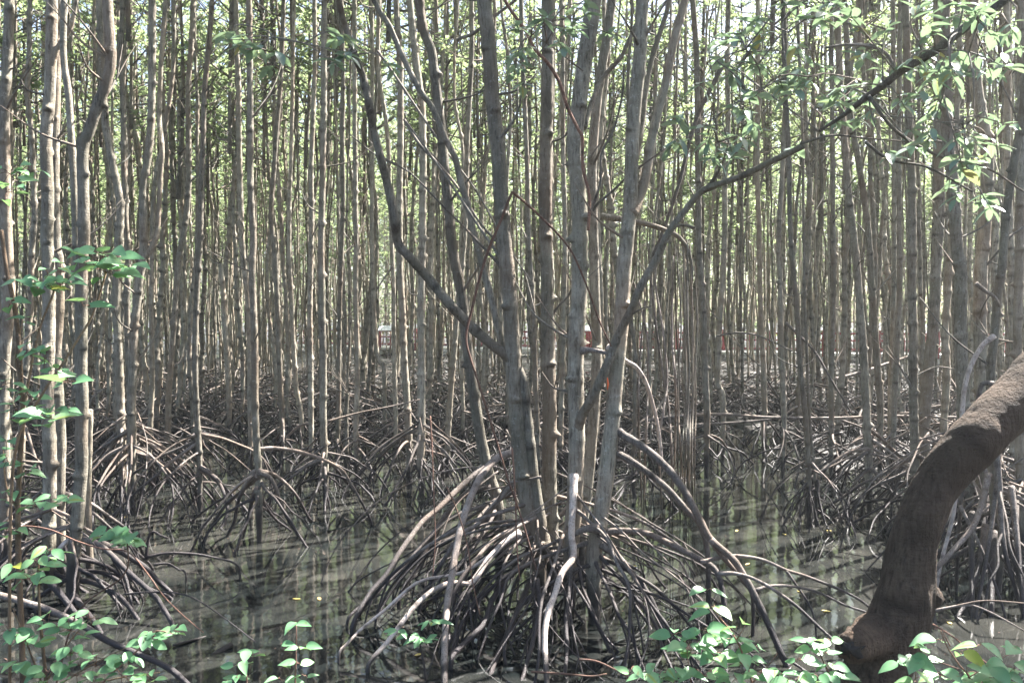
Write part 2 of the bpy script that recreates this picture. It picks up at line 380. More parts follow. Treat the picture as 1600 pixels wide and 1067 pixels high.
# ------------------------------------------------------------------ crowns (shared shapes)
def crown_mb(seed, nl=15, leaves=8, Ls=.115, height=3.6, wid=1.15, twigs=3, bsides=4):
    rs = np.random.RandomState(seed); mb = MB(); P, D, Nn = [], [], []
    tube(mb, [[0, 0, -height * .75], [rs.uniform(-.06, .06), rs.uniform(-.06, .06), -height * .3], [0, 0, 1.0]], [.035, .028, .008], bsides, .4, m=0)
    for k in range(nl):
        z = -height * .72 + (height * .72 + .8) * ((k + rs.rand()) / nl); az = rs.rand() * 6.28
        ln = wid * rs.uniform(.55, 1.15) * (1.0 - .35 * max(0, z)); up = rs.uniform(.35, 1.0)
        e = np.array([math.cos(az) * ln, math.sin(az) * ln, z + up * ln]); a = np.array([0, 0, z])
        mid = (a + e) / 2 + [0, 0, -.12 * ln] + rs.uniform(-.06, .06, 3)
        tube(mb, [a, mid, e], [.016, .011, .005], bsides, .3, m=0)
        for q in range(twigs):
            t = rs.uniform(.35, 1.0); b = a * (1 - t) + e * t + (mid - (a + e) / 2) * 4 * t * (1 - t)
            d = rs.uniform(-1, 1, 3); d[2] = rs.uniform(-.2, 1.0); d /= np.linalg.norm(d); c = b + d * rs.uniform(.15, .5)
            tube(mb, [b, (b + c) / 2 + [0, 0, -.02], c], [.006, .005, .003], 3, .3, m=0)
            for cc in (c, b + (c - b) * .45):
                if rs.rand() < .15: continue
                ph = rs.rand() * 6.28
                for l in range(leaves):
                    aa = ph + l * 2.399; el = rs.uniform(-.25, .85)
                    dd = np.array([math.cos(aa) * math.cos(el), math.sin(aa) * math.cos(el), math.sin(el)])
                    P.append(cc + d * .02 * l * .5); D.append(dd); Nn.append([-dd[0] * dd[2] + rs.uniform(-.4, .4), -dd[1] * dd[2] + rs.uniform(-.4, .4), 1.0])
    n = len(P); quads(mb, P, D, Nn, Ls * rs.uniform(.7, 1.2, n), Ls * .46 * rs.uniform(.8, 1.2, n), 1, rs.rand(n))
    return mb
CROWN_MB = [crown_mb(100 + k) for k in range(7)]
CROWNS = [m.mesh('crown', [M_TWIG, M_LEAF]) for m in CROWN_MB]
FARCROWN_MB = [crown_mb(200 + k, nl=15, leaves=6, Ls=.18, twigs=3, height=4.4, wid=1.3, bsides=3) for k in range(5)]

# gaps in the canopy: places on the water and roots that direct sun reaches (x, y, radius)
GAPS = [(.3, 6.4, 1.15), (-3.7, 9.3, 1.5), (-2.6, 8.4, .8), (-4.6, 11.5, 1.2), (-1.3, 10.6, 1.0), (3.5, 12.8, 1.3), (2.1, 7.4, .8), (-3.6, 6.6, .8), (-.9, 5.6, .5), (-3, 13.5, 1.0), (3.6, 6.2, .7), (0, 14, .8), (7, 14, 1.0)]
def in_gap(x, y, z, rad=.75):
    k = (z - .5) / sv[2]; qx, qy = x - sv[0] * k, y - sv[1] * k
    return any((qx - a) ** 2 + (qy - b) ** 2 < (r_ + rad) ** 2 for a, b, r_ in GAPS)
def put_crown(parent, loc, k=None, s=1.0):
    if in_gap(parent.location[0] + loc[0], parent.location[1] + loc[1], loc[2] - 1.2, .5 * s): s *= .38
    o = link('crown', CROWNS[k if k is not None else R.randrange(len(CROWNS))], None, parent)
    o.location = loc; o.rotation_euler = (0, 0, R.random() * 6.28); o.scale = (s, s, s * R.uniform(.9, 1.15)); return o

# ------------------------------------------------------------------ hand-placed trees, traced trunk by trunk
FOREST = 'slender mangrove trees standing in the tidal stand'
def trunk_pts(pts, Y, w, top=10.5, dys=None, foot=True, footz=-.1, wtop=None):
    """pixel polyline (top to bottom) at distance Y -> world points bottom to top, with radii"""
    wt = w if wtop is None else wtop; P, r = [], []; ys = [p[1] for p in pts]; y0, y1 = min(ys), max(ys)
    for p in pts:
        YY = Y + (p[2] if len(p) > 2 else 0); P.append(at(p[0], p[1], YY)); t = (p[1] - y0) / (y1 - y0 + 1e-6)
        r.append((wt + (w - wt) * t) / 2 * Y / F * .92)
    P.reverse(); r.reverse()
    if foot and P[0][2] > footz + .05: P.insert(0, np.array([P[0][0], P[0][1], footz])); r.insert(0, r[0] * .62)
    if top is not None and P[-1][2] < top:
        d = P[-1] - P[-2]; d = d / np.linalg.norm(d); a = P[-1].copy(); rt = r[-1]; k = 0
        while a[2] < top:
            d = d * .8 + np.array([R.uniform(-.05, .05), R.uniform(-.05, .05), 1]) * .2; d /= np.linalg.norm(d)
            a = a + d * .9; k += 1; P.append(a.copy()); r.append(max(.02, rt * (1 - .1 * k)))
    return P, r

def tree(label, w, gy, pts, roots=None, top=None, wtop=None, knobs=None, forks=(), nroots=None, group=FOREST, near=False, crown=True, Y=None, cat='tree', kn=1.0):
    Y = Y or gy2Y(gy); top = top or R.uniform(8.5, 11)
    P, r = trunk_pts(pts, Y, w, top, wtop=wtop if wtop else w * .82); b = P[0]
    T = empty('mangrove_tree', (float(b[0]), float(b[1]), 0.0), label, cat, group)
    mb = MB(); sides = 16 if Y < 8 else (11 if Y < 12 else 9); step = .022 if Y < 8 else .035 if Y < 12 else .05
    rr = r[1]; kn_ = knobs or (.22 if Y > 7.5 else .30, (.62 if Y > 7.5 else .66) * kn, max(.016, rr * .28))
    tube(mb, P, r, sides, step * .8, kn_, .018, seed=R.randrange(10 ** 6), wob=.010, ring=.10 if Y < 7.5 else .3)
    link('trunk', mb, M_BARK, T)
    for fk in forks:
        fP, fr = trunk_pts(fk['pts'], Y, fk['w'], fk.get('top'), foot=False, wtop=fk.get('wtop', fk['w'] * .6)); fr[0] *= 1.35
        f = MB(); tube(f, fP, fr, max(6, sides - 3), step * 1.3, (.3, .28, max(.014, fr[0] * .4)), .02, seed=R.randrange(10 ** 6))
        link('branch', f, fk.get('mat', M_BARK), T)
        if fk.get('crown'):
            e = fP[-1]; put_crown(T, (e[0] - T.location[0], e[1] - T.location[1], e[2]), s=.8)
    if crown:
        e = P[-1]; put_crown(T, (e[0] - T.location[0], e[1] - T.location[1], e[2] - .3))
    for q in range(R.randint(3, 6)):
        z = R.uniform(1.4, 6.5); kk = min(range(len(P)), key=lambda i_: abs(P[i_][2] - z)); a = P[kk]; az = R.random() * 6.28; ln = R.uniform(.25, .95)
        e = a + np.array([math.cos(az) * ln * .7, math.sin(az) * ln * .7, ln * R.uniform(.3, 1.0)]); m_ = (a + e) / 2 + np.array([R.uniform(-.08, .08), 0, -.05]); tw = MB()
        rt_ = min(.012, r[kk] * .3); tube(tw, [a, m_, e], [rt_, rt_ * .65, .002], 5, .06, (.15, .3, .008), .04, seed=q)
        if R.random() < .6: e2 = m_ + (e - a) * .4 + np.array([R.uniform(-.15, .15), R.uniform(-.1, .1), .1]); tube(tw, [m_, (m_ + e2) / 2 + [0, 0, .01], e2], [rt_ * .5, rt_ * .4, .0015], 4, .08)
        link('twig', tw, M_TWIG, T)
    n = nroots if nroots is not None else (12 if Y < 12 else 9)
    if n:
        zlo, zhi, rlo, rhi, rad = roots or (.12, .75, .3, 1.0, .017)
        add_roots(T, (b[0], b[1]), n, zlo, zhi, rlo, rhi, rad, R.randrange(10 ** 6))
        if n > 9: add_roots(T, (b[0] + R.uniform(-.15, .15), b[1]), 6, zlo * .5, zhi * 1.25, rlo, rhi * 1.15, rad * .5, R.randrange(10 ** 6), sides=5)
    return T

def traced_root(T, pts, w, Y0, Y1=None, label=None, sides=9, mat=None, part='stilt_root', endw=None):
    """root or limb traced in pixels; distance runs from Y0 to Y1 (Y1 None: to where the last pixel meets the water)"""
    if Y1 is None: Y1 = gy2Y(pts[-1][1])
    L = np.concatenate([[0], np.cumsum([math.dist(pts[k][:2], pts[k + 1][:2]) for k in range(len(pts) - 1)])]); L = L / L[-1]
    P = [at(p[0], p[1], Y0 + (Y1 - Y0) * t) for p, t in zip(pts, L)]
    if part == 'stilt_root' and P[-1][2] > -.1 and P[-1][2] < .3: P.append(P[-1] + np.array([0, 0, -P[-1][2] - .12]))
    rr = w / 2 * Y0 / F; re = rr * .62 if endw is None else endw / 2 * Y1 / F
    rad = [rr + (re - rr) * k / (len(P) - 1) for k in range(len(P))]; rad[0] *= 1.25
    mb = MB(); tube(mb, P, rad, sides, .03, (.14, .16, .015), .035, seed=R.randrange(10 ** 6))
    o = link(part, mb, mat or (M_SUNLIT_ROOT if label and ('pale' in label or 'sunlit' in label) else M_ROOT), T)
    if label: o['label'] = label
    return o
# ================================================================== the middle clump (about 6.5 m away)
CL = 'stems of the big clump standing in the middle of the water'
c1 = tree('thick grey stem of middle clump whose lower fork is a long curved limb', 27, 940,
    [(756,0),(764,75),(769,150),(776,225),(779,280),(783,337),(790,420),(796,480),(802,560),(808,640),(815,720),(828,800),(842,870)],
    nroots=7, roots=(.25, 1.05, .6, 1.8, .0145), wtop=24, Y=6.3, group=CL, forks=[
    dict(pts=[(529,0,-.7),(541,45,-.6),(554,86,-.6),(567,120,-.5),(576,161,-.5),(584,206,-.4),(595,247,-.4),(606,292,-.3),(616,337,-.3),(622,380,-.2),(640,402,-.2),(670,436,-.1),(704,477,-.1),(737,511,0),(767,537,0),(795,560,0),(815,590,0),(822,640,0),(828,700,0),(838,780,0),(850,865,0)], w=22, wtop=9, top=7, crown=True),
    dict(pts=[(584,0,.1),(606,37,.1),(625,79,.1),(640,112,.1),(659,146,.1),(677,172,.1),(696,217,.1),(711,247,.1),(719,281,.1),(730,319,.1),(742,370,.1),(758,430,.1),(771,480,.1),(782,530,.1),(800,590,.1)], w=13, wtop=9, top=8),
    dict(pts=[(632,187,.05),(668,236,0),(706,290,0),(742,345,0),(776,395,0),(792,420,0)], w=5, wtop=3, mat=M_TWIG),
    dict(pts=[(546,210,-.1),(588,243,-.1),(640,270,0),(690,320,0),(730,360,0),(786,420,0)], w=4, wtop=2, mat=M_TWIG),
    dict(pts=[(714,64,.3),(720,60,.3),(741,52,.1),(770,28,.1),(800,5,.1),(835,-25,.1)], w=6, wtop=4, mat=M_TWIG)])
c2 = tree('straight grey stem with dark leaf scars, second trunk from left in middle clump', 25, 935,
    [(856,0),(856,75),(853,150),(851,225),(851,300),(852,375),(854,425),(855,500),(856,575),(858,650),(859,725),(861,790),(863,850)],
    nroots=7, roots=(.2, .9, .4, 1.6, .0140), wtop=20, Y=6.55, group=CL)
c3 = tree('mossy trunk of the middle clump crossed by long slanting limb rising to the right', 27, 950,
    [(927,0),(920,56),(912,112),(905,169),(899,225),(903,281),(907,337),(907,400),(907,462),(903,537),(901,612),(901,687),(899,742),(895,800),(890,850)],
    nroots=7, roots=(.2, .9, .4, 1.6, .0145), wtop=26, Y=6.15, group=CL, forks=[
    dict(pts=[(1256,228,-1.2),(1200,255,-1.0),(1160,275,-.9),(1119,289,-.8),(1096,300,-.7),(1070,330,-.6),(1046,362,-.6),(1025,406,-.5),(1002,447,-.5),(984,489,-.4),(965,526,-.3),(950,567,-.25),(926,620,-.15),(908,652,-.04),(898,690,.02)], w=17, wtop=8, top=None),
    dict(pts=[(1127,258,-.8),(1119,274,-.8),(1108,292,-.75)], w=6, wtop=3, mat=M_TWIG),
    dict(pts=[(1086,356,-.5),(1062,352,-.5),(1044,364,-.55)], w=5, wtop=4, mat=M_TWIG),
    dict(pts=[(1040,232,-.2),(1015,250,-.2),(980,277,-.1),(950,305,-.1),(931,322,-.05),(915,350,0)], w=5, wtop=2.5, mat=M_TWIG),
    dict(pts=[(975,100,-.1),(972,150,-.1),(958,205,-.1),(940,240,-.1),(938,285,-.1),(925,325,-.05),(912,360,0)], w=5, wtop=3, mat=M_TWIG),
    dict(pts=[(980,70,.2),(966,95,.2),(940,125,.2),(925,160,.1),(912,200,0)], w=9, wtop=7, top=7),
    dict(pts=[(1018,478,-.5),(1003,482,-.45),(985,492,-.4)], w=4, wtop=2, mat=M_TWIG)])
c3b = tree('paler stem standing just behind the mossy trunk of the middle clump', 19, 915,
    [(950,30),(940,100),(931,169),(926,262),(928,375),(931,470),(934,540),(931,631),(926,690),(918,760),(908,830)],
    nroots=8, roots=(.2, .8, .4, 1.1, .016), Y=7.0, group=CL)
c4 = tree('brownish stem on right side of middle clump, forked high, with wide arching roots', 28, 945,
    [(1002,0),(999,75),(993,150),(987,225),(984,300),(978,375),(973,425),(969,500),(963,575),(959,650),(952,715),(944,780),(936,830),(929,872)],
    nroots=7, roots=(.15, .85, .4, 1.6, .0140), wtop=21, Y=6.0, group=CL, forks=[
    dict(pts=[(1070,0,.1),(1062,30,.1),(1051,75,.1),(1040,131,.1),(1032,160,.1),(1025,187,.1),(1017,225,.1),(1008,281,.05),(998,310,.05),(985,335,0)], w=18, wtop=13, top=9, crown=True),
    dict(pts=[(1046,0,.3),(1035,40,.3),(1022,80,.3),(1014,112,.3),(1008,150,.25),(1004,190,.2),(992,250,.1)], w=11, wtop=8, top=8)])
c5 = tree('leaning grey stem left of the middle clump, tilting toward it at water level', 19, 880,
    [(655,0),(662,49),(674,82),(679,120),(685,161),(690,210),(694,262),(700,319),(707,397),(719,462),(728,537),(739,612),(752,687),(766,742),(780,800)],
    nroots=10, roots=(.2, .75, .4, 1.1, .015), wtop=15, Y=6.95, group=CL)

traced_root(c4, [(959,668),(975,680),(1002,696),(1040,728),(1070,768),(1092,809),(1111,843),(1145,873),(1167,907),(1186,944),(1203,980),(1225,1030),(1243,1062)], 13, 6.0, 5.2, 'outermost long arching root reaching right into open water')
traced_root(c4, [(1111,843),(1130,870),(1160,906),(1176,935)], 9, 5.6, 5.75)
traced_root(c4, [(957,706),(975,714),(1002,731),(1040,761),(1070,794),(1096,824),(1106,869),(1107,940)], 12, 6.0, 5.9)
traced_root(c4, [(942,834),(960,830),(1006,832),(1055,854),(1092,873),(1119,892),(1130,930),(1134,1004)], 11, 6.0, 5.45)
traced_root(c4, [(940,850),(952,860),(969,877),(999,907),(1021,944),(1036,985)], 11, 5.95, 5.7)
traced_root(c4, [(1096,878),(1120,872),(1150,868),(1190,874),(1228,890),(1262,901),(1310,920),(1348,940),(1365,962)], 6, 5.6, 5.9)
traced_root(c4, [(1122,896),(1150,896),(1180,905),(1215,925),(1245,947),(1275,975),(1315,1012),(1330,1030)], 6, 5.5, 5.2)
traced_root(c4, [(1180,922),(1205,915),(1240,916),(1280,926),(1320,945),(1365,965)], 5, 5.45, 5.85)
traced_root(c4, [(1229,892),(1245,915),(1262,940),(1272,965),(1275,990)], 4, 5.7, 5.6)
traced_root(c4, [(1203,980),(1222,1022),(1240,1035),(1275,1062)], 5, 5.3, 5.1)
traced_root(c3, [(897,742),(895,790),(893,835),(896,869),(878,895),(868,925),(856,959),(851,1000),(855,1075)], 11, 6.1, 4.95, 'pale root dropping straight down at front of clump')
traced_root(c3, [(893,835),(892,880),(889,929),(884,970),(886,1010),(882,1060)], 8, 6.0, 5.1)
traced_root(c2, [(862,862),(845,885),(830,905),(812,945),(795,985),(775,1030),(765,1060)], 9, 6.4, 5.1)
traced_root(c2, [(838,905),(843,940),(835,990),(822,1040),(812,1075)], 8, 5.7, 5.0)
traced_root(c1, [(838,862),(820,880),(790,905),(768,940),(755,975),(715,1015),(705,1032)], 10, 6.2, 5.2)
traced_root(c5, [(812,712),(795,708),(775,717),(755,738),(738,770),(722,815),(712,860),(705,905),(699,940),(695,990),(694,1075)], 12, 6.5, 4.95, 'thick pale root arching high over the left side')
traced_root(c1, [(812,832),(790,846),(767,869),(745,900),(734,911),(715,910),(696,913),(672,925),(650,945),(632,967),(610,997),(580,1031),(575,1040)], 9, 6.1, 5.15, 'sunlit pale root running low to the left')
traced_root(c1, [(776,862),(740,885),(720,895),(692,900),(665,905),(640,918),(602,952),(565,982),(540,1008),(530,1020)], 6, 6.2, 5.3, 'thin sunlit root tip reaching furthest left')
traced_root(c5, [(756,730),(737,745),(710,770),(685,794),(668,808),(655,821),(625,862),(602,899),(576,929),(552,975)], 9, 6.9, 5.8)
traced_root(c5, [(770,790),(740,795),(700,812),(660,850),(635,880),(605,910),(580,935),(545,965)], 7, 6.9, 5.95)
traced_root(c5, [(765,760),(730,770),(700,800),(672,845),(650,890),(625,930)], 9, 6.9, 6.3)
traced_root(c1, [(815,740),(770,790),(745,820),(720,835),(690,880),(670,915),(655,950)], 8, 6.5, 6.2)
traced_root(c1, [(845,745),(830,748),(815,750),(790,760),(775,785),(752,808)], 4, 6.2, 6.4)
traced_root(c1, [(706,920),(725,940),(745,960),(757,982)], 5, 5.9, 5.7)
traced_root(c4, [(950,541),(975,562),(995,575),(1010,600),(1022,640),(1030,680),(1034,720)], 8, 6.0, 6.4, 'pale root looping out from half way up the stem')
traced_root(c3, [(908,548),(925,547),(950,552)], 10, 6.1, 6.0, part='branch_stub')
traced_root(c4, [(935,825),(915,826),(895,835)], 13, 5.9, 5.9, part='branch_stub', sides=12)
for T, n, sd_ in ((c1, 4, 1), (c2, 2, 2), (c3, 3, 3), (c4, 4, 4), (c5, 3, 5)):     # the dense skirt of dark roots under the clump
    b = T.location; add_roots(T, (b[0], b[1]), n, 0.18, .7, .35, 1.5, .0135, 900 + sd_, azs=(PI * .55, PI * 1.45), zend=-.12, sides=8, step=.05)
    add_roots(T, (b[0], b[1]), 6, .15, 1.0, .7, 1.8, .0070, 930 + sd_, azs=(PI * .45, PI * 1.55), zend=-.12, sides=6, step=.06)
    add_roots(T, (b[0], b[1]), 3, .2, .75, .5, 1.6, .0125, 950 + sd_, azs=(PI * .35, PI * .62) if T in (c4, c3) else (PI * 1.35, PI * 1.65), zend=-.12)
rb = MB(); P = [at(949, 590, 5.9), at(950, 600, 5.88), at(949, 609, 5.9)]
tube(rb, P, [.004, .007, .003], 6, .02); o = solo('ribbon', rb, M_TAPE, 'small orange ribbon tied on the brownish stem of middle clump', 'ribbon', tuple(P[0]))

# ================================================================== left edge, near trees
LE = 'pale mangrove trunks at the left edge'
tree('broad pale trunk cut by the left border, half hidden by climbing leaves', 19, 900,
    [(14,0),(9,110),(5,180),(8,300),(12,400),(15,470),(8,560),(6,650),(10,750),(10,850)], nroots=8, group=LE)
tree('pale knobbly trunk at left with swollen collar at mid height, left one of a pair', 22, 925,
    [(80,0),(80,60),(78,150),(73,220),(75,300),(73,372),(75,398),(77,462),(77,519),(75,612),(78,687),(77,750),(75,820),(75,880)], nroots=10, roots=(.15,.7,.4,1.1,.017), group=LE,
    forks=[dict(pts=[(122,-20),(112,37),(98,62),(88,80),(80,110)], w=9, wtop=7, top=7)])
tree('smooth pale trunk at left touching its knobbly neighbour, right one of a pair', 17, 905,
    [(92,0),(90,37),(88,130),(86,225),(88,375),(92,406),(92,481),(86,556),(90,612),(95,687),(94,750),(94,817),(95,880)], nroots=8, group=LE)
T4 = tree('pale trunk at left that bends at an elbow where a heavy limb leans right', 21, 940,
    [(168,-5),(172,60),(173,95),(165,130),(150,169),(138,205),(129,232),(130,300),(130,375),(127,406),(126,462),(126,519),(125,575),(127,631),(127,687),(128,723),(124,780),(118,850),(114,920)],
    nroots=8, roots=(.15,.6,.4,.9,.016), group=LE, forks=[
    dict(pts=[(100,0,.1),(99,86,.1),(107,150,.1),(112,225,.1),(116,300,.1),(119,375,.1),(122,440,.1)], w=13, wtop=10, top=8, crown=True),
    dict(pts=[(141,640,.2),(140,690,.2),(139,725,.2),(138,780,.2),(139,836,.2),(141,900,.2)], w=11, wtop=9, top=None)])
traced_root(T4, [(127,838),(161,855),(199,892),(240,929),(255,950),(270,978)], 9, 6.5, 5.9)
traced_root(T4, [(160,850),(190,862),(225,885),(248,908),(270,930)], 10, 6.6, 6.6)
traced_root(T4, [(124,893),(145,892),(169,898),(195,914),(217,944)], 7, 6.6, 6.4)
traced_root(T4, [(120,905),(150,912),(185,930),(212,962),(218,975)], 8, 6.5, 6.05)
traced_root(T4, [(115,930),(130,950),(145,968),(158,990)], 9, 6.3, 5.8)
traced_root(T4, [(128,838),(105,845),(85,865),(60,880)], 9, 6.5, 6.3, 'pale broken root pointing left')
traced_root(T4, [(80,910),(100,935),(118,958),(130,975)], 10, 6.2, 6.0)
traced_root(T4, [(130,892),(170,895),(205,905),(240,922),(268,935)], 6, 6.6, 6.5)
traced_root(T4, [(230,870),(262,864),(300,865),(330,870),(372,884)], 5, 6.9, 7.0)
traced_root(T4, [(240,882),(262,880),(280,890),(290,895)], 4, 6.8, 6.9)
traced_root(T4, [(228,875),(232,840),(240,830),(250,836),(262,840)], 5, 6.9, 6.9)
traced_root(T4, [(0,825),(30,812),(62,802),(80,795)], 8, 6.7, 6.6)

def sapl(label, pts, w, Y, mat, wtop=None, name='sapling', cat='sapling', group=None, twigs=()):
    P = [at(p[0], p[1], Y + (p[2] if len(p) > 2 else 0)) for p in pts]; P.reverse(); r = w / 2 * Y / F; rt = (wtop or w * .5) / 2 * Y / F
    b = P[0]; T = empty(name, (float(b[0]), float(b[1]), float(b[2])), label, cat, group)
    mb = MB(); tube(mb, P, [r + (rt - r) * k / (len(P) - 1) for k in range(len(P))], 8, .03, (.12, .18, .01), .03, seed=R.randrange(9999))
    link('stem', mb, mat, T)
    for tp in twigs:
        Q = [at(p[0], p[1], Y) for p in tp]; f = MB(); tube(f, Q, [r * .6, *[r * .4] * (len(Q) - 2), r * .2], 6, .03); link('twig', f, mat, T)
    return T
def foliage(T, spots, shape, L, mat, ratio=.62, Y=None, seed=0, name='foliage', petiole=True):
    """spots: (px, py[, n, spread]) leaf positions; every leaf a modelled blade"""
    rs = random.Random(seed); mb = MB()
    for s in spots:
        px, py = s[:2]; n = s[2] if len(s) > 2 else 1; sp = s[3] if len(s) > 3 else 12
        c0 = at(px, py, Y + rs.uniform(-.12, .12)); ph = rs.random() * 6.28
        for k in range(n):
            a = ph + k * 2.399 + rs.uniform(-.3, .3); el = rs.uniform(-.35, .35)
            off = at(px + math.cos(a) * sp * rs.uniform(.2, 1), py + math.sin(a) * sp * rs.uniform(.2, .8), Y + math.sin(a) * .06) if n > 1 else c0
            d = np.array([math.cos(a), math.sin(a), el]); nr = np.array([rs.uniform(-.5, .5), rs.uniform(-.9, .1), 1.0])
            l = L * rs.uniform(.65, 1.2); tone = rs.random() * .9 if rs.random() > .012 else 1.0
            if petiole: tube(mb, [c0, (c0 + off) / 2 + [0, 0, .005], off], .0012, 4, .05, m=1)
            leaf(mb, off, d, nr, l, l * ratio * rs.uniform(.85, 1.1), shape, rs.uniform(.1, .4), rs.uniform(.1, .45), 0, tone)
    return link(name, mb, [mat, M_VINE], T)

s1 = sapl('tan upright sapling stem at the left border with leafy shoots', [(2,360),(10,420),(19,462),(28,519),(33,600),(36,650),(33,690),(30,740),(28,817),(30,900),(34,1000),(36,1100)], 9, 3.6, M_SAP, 6,
    twigs=[[(36,640),(60,520),(85,450),(70,420)], [(34,600),(25,560),(35,500)], [(30,800),(10,760),(5,700)]])
foliage(s1, [(15,272,5,22),(50,268,4,18),(20,470,3,16),(30,440,3,12),(75,440,7,26),(95,445,5,18),(42,552,5,20),(70,560,6,24),(25,640,6,24),(75,645,6,22),(12,720,6,22),(40,735,5,18),(90,580,4,16),(15,775,5,20),(10,300,4,20),(60,445,5,20),(95,425,5,18),(8,600,4,18),(50,620,5,22),(105,640,4,16),(60,790,4,18),(15,830,5,22),(45,500,3,14),(10,690,4,20)], 'heart', .062, M_LEAF_FRONT, .85, 3.5, 3)
s2 = sapl('thin brown shoot slanting up right across the left trunks, heart leaves at its tip', [(166,425),(158,452),(150,477),(138,505),(124,526),(100,565),(82,590),(60,625),(37,661),(25,700),(18,760),(15,900),(15,1100)], 5, 3.3, M_SAP, 3)
foliage(s2, [(160,402,8,32),(125,408,3,16),(192,418,5,20),(165,425,5,24),(135,395,2,10),(200,420,1,5),(130,478,2,12),(105,598,4,16),(70,652,5,18)], 'heart', .082, M_LEAF_FRONT, .88, 3.2, 4)
s3 = sapl('bushy round-leaved shrub filling the lower left corner', [(60,880),(62,960),(70,1040),(75,1120)], 6, 3.4, M_SAP, 3, name='shrub', cat='shrub',
    twigs=[[(75,1060),(110,1000),(150,960)], [(75,1080),(140,1040),(200,1010)], [(70,1080),(40,1000),(20,950)], [(75,1090),(180,1060),(250,1050)]])
foliage(s3, [(75,975,7,24),(110,985,8,28),(45,1000,7,26),(140,965,5,22),(110,1020,9,30),(150,1040,8,30),(200,1030,7,28),(75,1050,8,30),(30,1045,7,26),(190,1055,6,26),(235,1060,5,22),(60,880,7,24),(75,860,4,18),(45,905,6,22),(15,890,6,22),(15,985,6,22),(120,1055,7,30),(225,1005,4,16)], 'ellipse', .068, M_LEAF_FRONT, .62, 3.3, 5)
s4 = sapl('small sprig of pale green leaves over the left roots', [(196,838),(200,860),(192,900),(120,960),(80,1100)], 3, 3.8, M_VINE, 2, name='leafy_sprig', cat='sprig')
foliage(s4, [(190,840,6,22),(175,835,4,16),(205,845,5,20),(100,782,3,12),(80,780,3,12)], 'heart', .075, M_LEAF_FRONT, .85, 3.8, 6)
s5 = sapl('thin tendril with small heart leaves leaning over water in lower left', [(270,990),(245,985),(230,1000),(200,1030),(160,1067),(140,1110)], 3, 3.3, M_VINE, 2, name='leafy_sprig', cat='sprig')
foliage(s5, [(275,985,5,14),(240,995,5,14),(225,1002,3,10)], 'heart', .055, M_LEAF_FRONT, .85, 3.3, 7)
s6 = sapl('single upright seedling with paired leaves in open water foreground', [(463,975),(463,1000),(462,1040),(460,1110)], 3, 3.0, M_VINE, 1.5, name='seedling', cat='seedling')
foliage(s6, [(462,975,3,6),(440,1006,1),(478,1008,1),(468,1012,2,6),(445,1038,1),(465,1036,2,8),(475,1055,2,10),(440,1062,2,8)], 'ovate', .066, M_LEAF_FRONT, .5, 3.0, 8)
s7 = sapl('low seedling with ragged leaves at lower frame edge, left of the upright one', [(382,1015),(385,1050),(388,1120)], 3, 3.0, M_VINE, 1.5, name='seedling', cat='seedling')
foliage(s7, [(385,1018,3,10),(375,1040,3,12),(370,1058,3,12),(395,1020,2,8),(355,1065,2,8)], 'ovate', .066, M_LEAF_FRONT, .6, 3.0, 9)
s8 = sapl('mangrove seedling with rosettes of oval leaves left of middle roots', [(650,985),(655,1000),(662,1035),(665,1062)], 4, 4.9, M_ROOT, 2, name='seedling', cat='seedling', twigs=[[(655,1000),(630,990),(622,985)], [(657,1005),(672,990),(672,975)]])
foliage(s8, [(622,985,4,6),(655,998,8,10),(672,972,6,9),(663,1002,6,9),(640,990,3,7)], 'ellipse', .085, M_LEAF_FRONT, .42, 4.9, 10, petiole=False)
s9 = sapl('tall front shrub with broad pointed leaves below the big arching root', [(1112,948),(1125,965),(1145,990),(1160,1020),(1175,1067),(1180,1130)], 3.4, 2.9, M_VINE, 1.8, name='shrub', cat='shrub',
    twigs=[[(1150,1000),(1160,985),(1165,975)], [(1135,980),(1115,975),(1085,990)], [(1165,1040),(1130,1020),(1080,1020)], [(1080,1067),(1076,1040),(1072,1005)], [(1175,1067),(1200,1040),(1215,1020)]])
foliage(s9, [(1105,922,2,8),(1115,948,2,10),(1110,955,1),(1163,972,1),(1150,980,1),(1055,990,4,12),(1075,1012,5,16),(1080,1015,4,18),(1100,985,3,10),(1130,1005,4,16),(1145,1000,3,12),(1185,1010,2,10),(1120,1030,4,20),(1160,1030,5,20),(1200,1050,5,18),(1100,1055,5,24),(1150,1060,5,24),(1060,1055,4,20)], 'ovate', .080, M_LEAF_FRONT, .58, 2.9, 11)
s10 = sapl('low seedlings with pointed leaves at lower edge under the middle roots', [(1020,1035),(1025,1060),(1030,1130)], 3, 2.9, M_VINE, 1.5, name='seedling', cat='seedling')
foliage(s10, [(1020,1035,1),(985,1048,2,12),(1008,1058,3,14),(1040,1050,3,16),(1035,1064,3,12)], 'ovate', .078, M_LEAF_FRONT, .55, 2.9, 12)
s11 = sapl('leafy sprig beside the sawn stub of leaning trunk', [(1272,1000),(1285,1030),(1300,1067),(1305,1130)], 3.4, 2.8, M_VINE, 1.8, name='leafy_sprig', cat='sprig', twigs=[[(1290,1040),(1250,1030),(1220,1055)]])
foliage(s11, [(1265,1000,3,10),(1275,1010,3,12),(1290,1020,3,14),(1245,1030,2,10),(1300,1040,3,16),(1215,1055,5,14),(1245,1062,4,16),(1280,1058,4,18),(1310,1060,3,16),(1295,1000,2,10),(1300,1060,3,16)], 'ovate', .070, M_LEAF_FRONT, .58, 2.8, 13)
